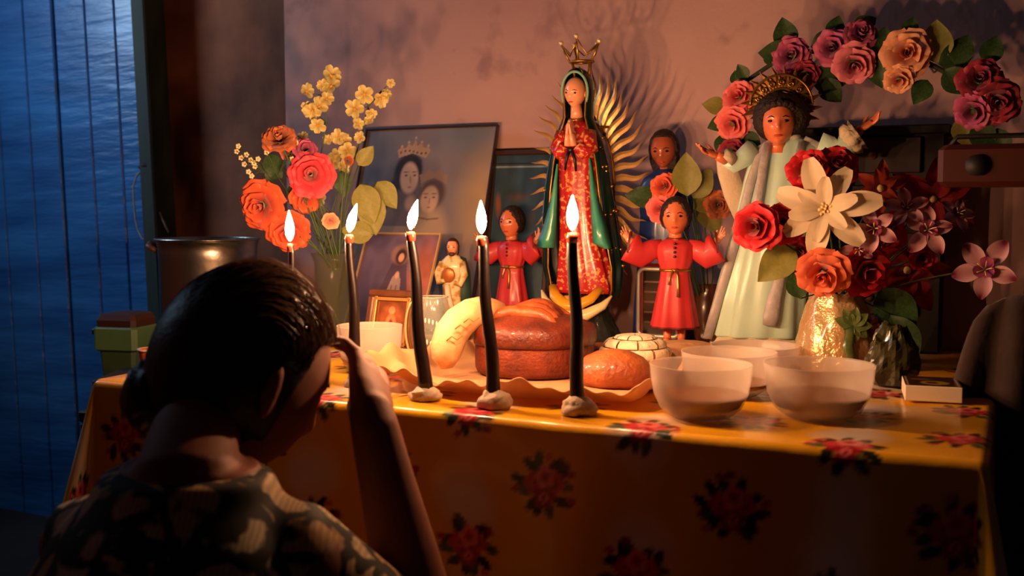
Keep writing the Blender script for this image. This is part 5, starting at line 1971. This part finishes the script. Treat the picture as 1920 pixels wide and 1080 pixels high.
# ================================================================ garland over the right side
GV = WV - .15
gpx = [(1385, 300), (1372, 255), (1376, 200), (1402, 150), (1450, 118), (1500, 100), (1560, 92), (1620, 92), (1680, 104), (1740, 118), (1790, 145), (1830, 190), (1850, 235), (1862, 290)]
gp = [onv(px, py, GV) for px, py in gpx]
gar = thing('rose_garland', 'arched garland of artificial roses and leaves on the wall above the doll', 'garland', gp[5], ANG)
MB().tube(gp, .0045, 8).build('vine', M('dark_vine', (42, 46, 28), .8), gar, world=True)
for nx_, ny_ in ((1500, 100), (1740, 118)):
    c_ = onv(nx_, ny_, GV)
    c_ += E2 * (WV - GV)
    MB().tube([c_ - E2 * .001, c_ - E2 * .16], [.002, .003], 8).build('nail', M('nail_iron', (60, 56, 52), .4, .8), gar, world=True)


def gar_rose(px, py, rpx, mat, lay, face, seed, v=GV - .03, label=None):
    c_ = onv(px, py, v)
    s_ = mpp(c_)
    q_ = qdir((C0 - c_).normalized() + V(face))
    qi = wm(gar).to_quaternion().inverted()
    core = MB().ball((0, 0, -.12 * rpx * s_), (.3 * rpx * s_, .3 * rpx * s_, .3 * rpx * s_), 12, 8).build('rose', stem_g, gar, wm(gar).inverted() @ c_, (qi @ q_).to_euler(), label=label)
    rose_petals(core, rpx * s_, mat, lay, seed)


full = (0, 1, 2, 3, 4)
gar_rose(1386, 182, 30, coral_p, full, (-.3, 0, .3), 101, label='coral rose')
gar_rose(1374, 232, 30, coral_p, (1, 2, 3, 4), (-.4, 0, -.3), 102, label='coral rose')
gar_rose(1484, 105, 32, purple_p, full, (-.1, 0, .2), 103, label='purple-pink rose darkened for weak candlelight')
gar_rose(1510, 140, 24, wine_p, (1, 2, 3, 4), (.1, 0, -.3), 104, label='wine rose darkened for weak candlelight')
gar_rose(1562, 90, 32, purple_p, full, (-.3, 0, .1), 105, label='purple-pink rose darkened for weak candlelight')
gar_rose(1614, 64, 28, purple_p, full, (.2, 0, .5), 106, label='purple-pink rose darkened for weak candlelight')
gar_rose(1600, 120, 36, fmat('pink_purple_petal', (150, 40, 72), (224, 128, 144)), full, (.1, 0, -.4), 107, label='pink-purple rose')
gar_rose(1700, 100, 40, salmon_p, full, (.0, 0, .1), 108, label='salmon rose')
gar_rose(1686, 148, 26, fmat('peach_red_petal', (200, 70, 66), (240, 176, 130)), (1, 2, 3, 4), (-.1, 0, -.5), 109, label='peach rose')
gar_rose(1836, 150, 36, wine_p, full, (.0, 0, .3), 110, label='wine rose darkened for weak candlelight')  # this and the next two: candle falloff put into darker petal colours
gar_rose(1868, 190, 40, wine_p, full, (.2, 0, -.1), 111, label='wine rose darkened for weak candlelight')
gar_rose(1826, 208, 34, purple_p, (1, 2, 3, 4), (-.3, 0, -.4), 112, label='purple-pink rose darkened for weak candlelight')
gar_rose(1372, 284, 22, wine_p, (1, 2, 3, 4), (-.1, 0, -.4), 113, label='wine rose darkened for weak candlelight')
gl_ = [(1478, 92, -.25, 1, 60, 0), (1484, 100, -1, .0, 62, 0), (1520, 88, .6, .15, 60, 0), (1560, 74, .25, 1, 46, 0), (1360, 200, -1, .1, 44, 1), (1364, 225, -1, -.4, 40, 0), (1380, 160, -.1, 1, 28, 0),
       (1390, 250, .6, -.6, 50, 0), (1400, 262, .1, -.9, 44, 0), (1360, 250, -.1, -1, 50, 0), (1640, 100, .2, -1, 66, 0), (1650, 110, .1, 1, 60, 0), (1754, 118, -.05, 1, 80, 1), (1760, 120, .8, .3, 70, 0),
       (1770, 130, .7, -.7, 66, 0), (1790, 120, .4, 1, 60, 0), (1700, 70, .3, 1, 40, 0), (1520, 140, .8, -.2, 70, 0), (1540, 150, .7, -.8, 56, 0), (1800, 220, .3, -1, 60, 1), (1830, 230, .5, -1, 62, 0),
       (1850, 120, .3, 1, 56, 0), (1870, 240, .1, -1, 60, 0), (1450, 120, -.6, .8, 30, 0), (1400, 150, -.5, .8, 34, 0), (1740, 150, -.5, -.8, 52, 0), (1600, 60, .8, .5, 50, 0)]
for k, (px, py, dx, dz, L_, yl) in enumerate(gl_):
    c_ = onv(px, py, GV - .008 - .006 * (k % 3))
    lm_ = leaf_mesh('leaf', leaf_y if yl else leaf_g, .62, .15, .02)
    q_ = wm(gar).to_quaternion().inverted() @ q_leaf((dx, -.12, dz), C0 - c_)
    put('leaf', lm_, gar, wm(gar).inverted() @ c_, q_.to_euler(), None, L_ * mpp(c_))
# ================================================================ the praying woman
skin = M('woman_skin', (140, 80, 58), .68, col2=(132, 74, 54), nscale=20, sss=.15, bump=.05, bscale=300)
WY = 1.15
hc = at(460, 704, WY)                                     # head centre
HS = .225                                                 # chin to crown
# the head is turned right and away from the camera, bowed
fwd = V((.72, .62, -.46)).normalized()
uph = V((.30, .26, .92))
uph = (uph - fwd * uph.dot(fwd)).normalized()
rt = uph.cross(fwd)
HM = Matrix((rt, -fwd, uph)).transposed()                 # columns: x right, y back, z up
Hq = HM.to_quaternion()
hf_ = head_fn(HS)
body = MB()
body.ball(hc, 1, 72, 56, lambda d_, p: Hq @ hf_(d_, p))
for sd in (-1, 1):
    c_ = hc + Hq @ V((sd * .35 * HS, .04 * HS, -.05 * HS))
    body.ball(c_, (1, 1, 1), 14, 10, lambda d_, p: Hq @ V((d_.x * .03 * HS + sd * .012 * (d_.y > 0), d_.y * .075 * HS, d_.z * .13 * HS)))
neck0 = hc + Hq @ V((0, .10 * HS, -.30 * HS))
sh_c = V((at(385, 900, 1.08).x, 1.03, .772))
body.tube([neck0, (neck0 + sh_c) / 2 + V((0, -.01, .012)), sh_c + V((0, -.01, .0)), sh_c + V((0, -.01, -.05))], [.044, .044, .050, .075], 24)
# torso: rings from hips to shoulders
hip = V((sh_c.x - .03, .90, .24))
side = V((.90, -.30, 0)).normalized()                     # shoulder line, right side nearer
fw = V((.30, .90, 0)).normalized()


def ering(c, rx, ry, n=36, tilt=None):
    nrm = V((0, 0, 1)) if tilt is None else tilt
    return [c + side * (rx * cos(2 * pi * j / n)) + (fw * (ry * sin(2 * pi * j / n))) + V((0, 0, (tilt or 0) * sin(2 * pi * j / n))) for j in range(n)]


def spine(k):
    return hip.lerp(sh_c, k) + V((0, -.03 * sin(k * pi), 0))


tors = [(0, .165, .125), (.12, .172, .13), (.3, .155, .115), (.5, .150, .110), (.68, .136, .108), (.82, .134, .100), (.90, .112, .088), (.96, .082, .07), (1.01, .07, .055)]
body.rings([ering(spine(k), a, b) for k, a, b in tors])
shR = sh_c + side * .098 + V((0, 0, -.070))
shL = sh_c - side * .098 + V((0, 0, -.070))
# right arm: raised hand at the forehead
wrist = at(702, 800, 1.13)
tipt = at(654, 668, 1.25)
elR = V((-.074, 1.07, .50))
body.tube([shR - side * .03, shR + side * .02 + V((0, 0, -.02)), (shR + elR) / 2, elR + V((0, 0, .0))], [.05, .054, .046, .040], 24)
f1 = elR.lerp(wrist, .0)
body.tube([elR, elR.lerp(wrist, .12), elR.lerp(wrist, .3), elR.lerp(wrist, .55), elR.lerp(wrist, .8), wrist, wrist + (wrist - elR).normalized() * .010 + (tipt - wrist).normalized() * .008, wrist + (tipt - wrist).normalized() * .04],
          [.036, .040, .042, .037, .030, .026, .0245, .023], 24, 1.0)
hdir = (tipt - wrist).normalized()
# palm faces the forehead (left), thumb side towards the face/camera-away
hand_mesh(body, wrist + (wrist - elR).normalized() * .004, hdir + V((.16, 0, .06)), V((-.85, .5, -.2)), -1, .160, (.14, .20, .28, .40), .17, thumb=.55, nseg=14)
# left arm hangs, hand on the lap
elL = shL + V((-.05, .02, -.27))
wrL = V((hip.x + .0, 1.10, .33))
body.tube([shL + side * .03, shL - side * .02 + V((0, 0, -.02)), (shL + elL) / 2, elL], [.05, .054, .046, .04], 24)
body.tube([elL, elL.lerp(wrL, .3), elL.lerp(wrL, .7), wrL], [.038, .040, .031, .026], 20)
hand_mesh(body, wrL, V((.8, .5, -.35)), V((0, .1, -1)), 1, .155, (.2, .25, .3, .3), .12, nseg=12)
# kneeling legs
for sd in (-1, 1):
    hp = hip + side * (sd * .075) + V((0, 0, -.02))
    kn = hp + fw * .36 + V((0, 0, -.135))
    an = hp - fw * .02 + side * (sd * .02)
    an.z = .052
    body.tube([hp, hp.lerp(kn, .5) + V((0, 0, .01)), kn], [.085, .078, .062], 22)
    kn2 = V((kn.x, kn.y, .066))
    body.tube([kn, kn2 + V((0, 0, .0)), kn2.lerp(an, .35), kn2.lerp(an, .8), an], [.06, .058, .054, .040, .034], 20)
    body.tube([an, an - fw * .08 + V((0, 0, -.01)), an - fw * .16 + V((0, 0, -.022))], [.036, .034, .022], 16)
me0 = body.mesh('body', skin)
tmp = bpy.data.objects.new('tmp', me0)
COL.objects.link(tmp)
rm_ = tmp.modifiers.new('r', 'REMESH')
rm_.mode = 'VOXEL'
rm_.voxel_size = .0042
rm_.use_smooth_shade = True
sm_ = tmp.modifiers.new('s', 'SMOOTH')
sm_.factor = .5
sm_.iterations = 3
dg = bpy.context.evaluated_depsgraph_get()
me1 = bpy.data.meshes.new_from_object(tmp.evaluated_get(dg))
bpy.data.objects.remove(tmp)
me1.name = 'body'
if not me1.materials:
    me1.materials.append(skin)
wom = thing('person', 'woman kneeling with her back to us, bowed, hand raised to her forehead', 'person', (hip.x, hip.y, 0), 0)
bo = put('body', me1, wom, (-hip.x, -hip.y, 0))

# hair: cap drawn back into a low bun, with strands
hairm = M('dark_grey_streaked_hair', (26, 18, 14), .42, col2=(62, 46, 36), nscale=50, stretch=(1, 1, 1), contrast=(.45, .75), bump=.12, bscale=260)


def hair_fn(d_, p):
    x, y, z = d_.x * .392, d_.y * .455 + .03, d_.z * .52 + .03
    if z < .02:
        x *= 1 - .35 * (.02 - z) ** 1.2
    # face opening: push the front lower part inside the skull
    m = max(0, min(1, (-y - .02 - max(0, z - .12) * 1.1) / .12)) if z < .34 else 0
    if y < -.05 and z < .30:
        k = min(1, (.30 - z) / .10)
        y = y * (1 - k) + max(y, -.06 - .24 * max(0, z + .02)) * k
    if z < -.26:
        z = -.26 + (z + .26) * (.55 if y > 0 else .2)
    k = 1 + .006 * sin(60 * math.atan2(d_.x, d_.z + .3))
    return Hq @ (V((x * k, y * k, z * k)) * HS)


cap = MB().ball(hc, 1, 96, 60, hair_fn)
cap.build('hair', hairm, wom, world=True)
bun_c = at(300, 742, WY - .03)


def bunf(d_, p):
    k = 1 + .05 * sin(7 * math.atan2(d_.z, d_.x) + 6 * d_.y) + .03 * sin(16 * d_.x + 9 * d_.z)
    return p * k


MB().ball(bun_c, (.039, .041, .040), 40, 28, bunf).build('hair_bun', hairm, wom, world=True)
MB().tube([hc + (bun_c - hc) * .55, hc + (bun_c - hc) * .8, bun_c], [.062, .048, .034], 24).build('gathered_hair', hairm, wom, world=True)
# strands from the hairline back to the bun
sb = MB()
rnd = random.Random(12)


def on_skull(a, e_):
    """a: 0 forehead .. pi back, e_: side angle"""
    d_ = V((sin(e_), -cos(a) * cos(e_), sin(a) * cos(e_)))
    return hair_fn(d_, None) + hc


for k in range(900):
    e_ = rnd.uniform(-1.35, 1.35)
    a0 = rnd.uniform(.30, 1.6)
    a1 = a0 + rnd.uniform(.5, 1.5)
    lift = rnd.uniform(.0, .0022) + (rnd.random() < .12) * rnd.uniform(0, .006)
    pts = []
    for i in range(8):
        t_ = i / 7
        a = a0 + (a1 - a0) * t_
        ee = e_ * (1 - .25 * t_) + .03 * sin(t_ * 6 + k)
        p_ = on_skull(a, ee)
        nrm = (p_ - hc).normalized()
        pts.append(p_ + nrm * (lift * (sin(t_ * pi * .9 + .3)) + .0004))
    sb.tube(pts, [.00035, .0004, .0004, .0004, .0004, .00035, .0003, .0001], 3)
so = sb.build('hair_strands', M('hair_strand', (120, 84, 58), .4, coat=.3), wom, world=True)
so['kind'] = 'stuff'
# earring
ec = hc + Hq @ V((.37 * HS, .02 * HS, -.22 * HS))
MB().tube([ec, ec + V((0, 0, -.008)), ec + V((.002, 0, -.016))], [.0012, .0022, .0032], 8).build('earring', gold, wom, world=True)
# eyes, brow, closed lids (turned away, still there)
for sd in (-1, 1):
    MB().ball(hc + Hq @ (V((sd * .148, -.305, .012)) * HS), .010, 12, 8).build('eye', eye_d, wom, world=True)
    MB().tube([hc + Hq @ (V((sd * .07, -.392, .08)) * HS), hc + Hq @ (V((sd * .15, -.362, .105)) * HS), hc + Hq @ (V((sd * .23, -.32, .085)) * HS)], [.001, .0022, .0012], 6).build('eyebrow', hair_b, wom, world=True)
MB().ball(hc + Hq @ (V((0, -.338, -.285)) * HS), .009, 12, 8, lambda d_, p: Hq @ V((p.x * 1.5, p.y * .4, p.z * .5))).build('lips', M('woman_lips', (140, 70, 60), .5), wom, world=True)

# blouse with cream patches outlined in black
bl = M('patterned_blouse', (214, 184, 130), .75)
nt = bl.node_tree
N, L = nt.nodes, nt.links
b = N['Principled BSDF']
tc = [x_ for x_ in N if x_.type == 'TEX_COORD'][0]
dn = N.new('ShaderNodeTexNoise')
dn.inputs['Scale'].default_value = 22
mxv = N.new('ShaderNodeMixRGB')
mxv.inputs[0].default_value = .06
L.new(tc.outputs['Object'], dn.inputs[0])
L.new(tc.outputs['Object'], mxv.inputs[1])
L.new(dn.outputs['Color'], mxv.inputs[2])
vo = N.new('ShaderNodeTexVoronoi')
vo.feature = 'DISTANCE_TO_EDGE'
vo.inputs['Scale'].default_value = 21
L.new(mxv.outputs[0], vo.inputs['Vector'])
cr = N.new('ShaderNodeValToRGB')
cr.color_ramp.elements[0].position = .10
cr.color_ramp.elements[0].color = (*lin((16, 10, 10)), 1)
cr.color_ramp.elements[1].position = .17
cr.color_ramp.elements[1].color = (1, 1, 1, 1)
L.new(vo.outputs['Distance'], cr.inputs[0])
vc_ = N.new('ShaderNodeTexVoronoi')
vc_.inputs['Scale'].default_value = 21
L.new(mxv.outputs[0], vc_.inputs['Vector'])
cr2 = N.new('ShaderNodeValToRGB')
cr2.color_ramp.elements[0].color = (*lin((206, 148, 70)), 1)
cr2.color_ramp.elements[1].color = (*lin((232, 214, 178)), 1)
L.new(vc_.outputs['Color'], cr2.inputs[0])
wvn = N.new('ShaderNodeTexWave')
wvn.inputs['Scale'].default_value = 60
wvn.inputs['Distortion'].default_value = 3
L.new(tc.outputs['Object'], wvn.inputs[0])
m1_ = N.new('ShaderNodeMixRGB')
m1_.blend_type = 'MULTIPLY'
m1_.inputs[0].default_value = .35
L.new(cr2.outputs[0], m1_.inputs[1])
L.new(wvn.outputs[0], m1_.inputs[2])
m2_ = N.new('ShaderNodeMixRGB')
m2_.blend_type = 'MULTIPLY'
m2_.inputs[0].default_value = 1
L.new(m1_.outputs[0], m2_.inputs[1])
L.new(cr.outputs[0], m2_.inputs[2])
L.new(m2_.outputs[0], b.inputs['Base Color'])
blouse = MB()
ex = .012
blouse.rings([ering(spine(k), a + ex, b_ + ex) for k, a, b_ in tors[:-1]] + [ering(spine(.995) + V((0, -.005, .004)), .085, .068)])
blouse.tube([shR - side * .05, shR + side * .008 + V((0, 0, -.01)), (shR + elR) / 2 + V((0, 0, .02)), elR.lerp(shR, .28)], [.056, .060, .056, .056], 28)
blouse.tube([shL + side * .05, shL - side * .008 + V((0, 0, -.01)), (shL + elL) / 2 + V((0, 0, .02)), elL.lerp(shL, .28)], [.056, .060, .056, .056], 28)
me0 = blouse.mesh('blouse', bl)
tmp = bpy.data.objects.new('tmp', me0)
COL.objects.link(tmp)
rm_ = tmp.modifiers.new('r', 'REMESH')
rm_.mode = 'VOXEL'
rm_.voxel_size = .006
rm_.use_smooth_shade = True
sm_ = tmp.modifiers.new('s', 'SMOOTH')
sm_.factor = .6
sm_.iterations = 6
dg = bpy.context.evaluated_depsgraph_get()
me2 = bpy.data.meshes.new_from_object(tmp.evaluated_get(dg))
bpy.data.objects.remove(tmp)
me2.name = 'blouse'
if not me2.materials:
    me2.materials.append(bl)
put('blouse', me2, wom, (-hip.x, -hip.y, 0))
# skirt
skc = hip + fw * .12
sk = MB()
sk.rings([ering(V((hip.x, hip.y, .40)), .165, .125, 48), ering(V((hip.x, hip.y, .33)) + fw * .02, .19, .16, 48), ering(V((skc.x, skc.y, .24)), .215, .25, 48),
          ering(V((skc.x, skc.y, .12)), .235, .305, 48), ering(V((skc.x, skc.y, .012)), .25, .33, 48), ering(V((skc.x, skc.y, .008)), .24, .32, 48)], cap=False)
sk.build('skirt', M('dark_skirt', (44, 30, 34), .85), wom, world=True)

# ================================================================ brown cloth hung on the sideboard's near edge
p_top = onv(1925, 552, .41)
sh_ = M('dark_brown_shawl', (52, 27, 17), .9, col2=(36, 19, 12), nscale=14, bump=.3, sheen=.3)
hung = thing('hanging_shawl', 'dim brown shawl hanging on the front of the sideboard at the far right', 'cloth', T(uv(p_top)[0], .425, p_top.z - TZ), ANG)
rows = []
for i in range(30):
    k = i / 29
    row = []
    for j in range(25):
        a = j / 24
        xx = (a - .5) * (.10 + .16 * min(1, k * 2.4) ** .6) + .01 * sin(k * 5)
        row.append((xx, -.012 * (1 + sin(a * 19 + k * 2)) * min(1, k * 3 + .2) - .010, -k * .62 - .02 * (2 * a - 1) ** 2))
    rows.append(row)
o_ = put('shawl_cloth', grid_mesh('shawl_cloth', np.array(rows), sh_), hung)
sm = o_.modifiers.new('s', 'SOLIDIFY')
sm.thickness = .003
MB().tube([(0, .01, .0), (0, -.03, .003), (0, -.034, .014)], .004, 8).build('peg', cw2, hung)
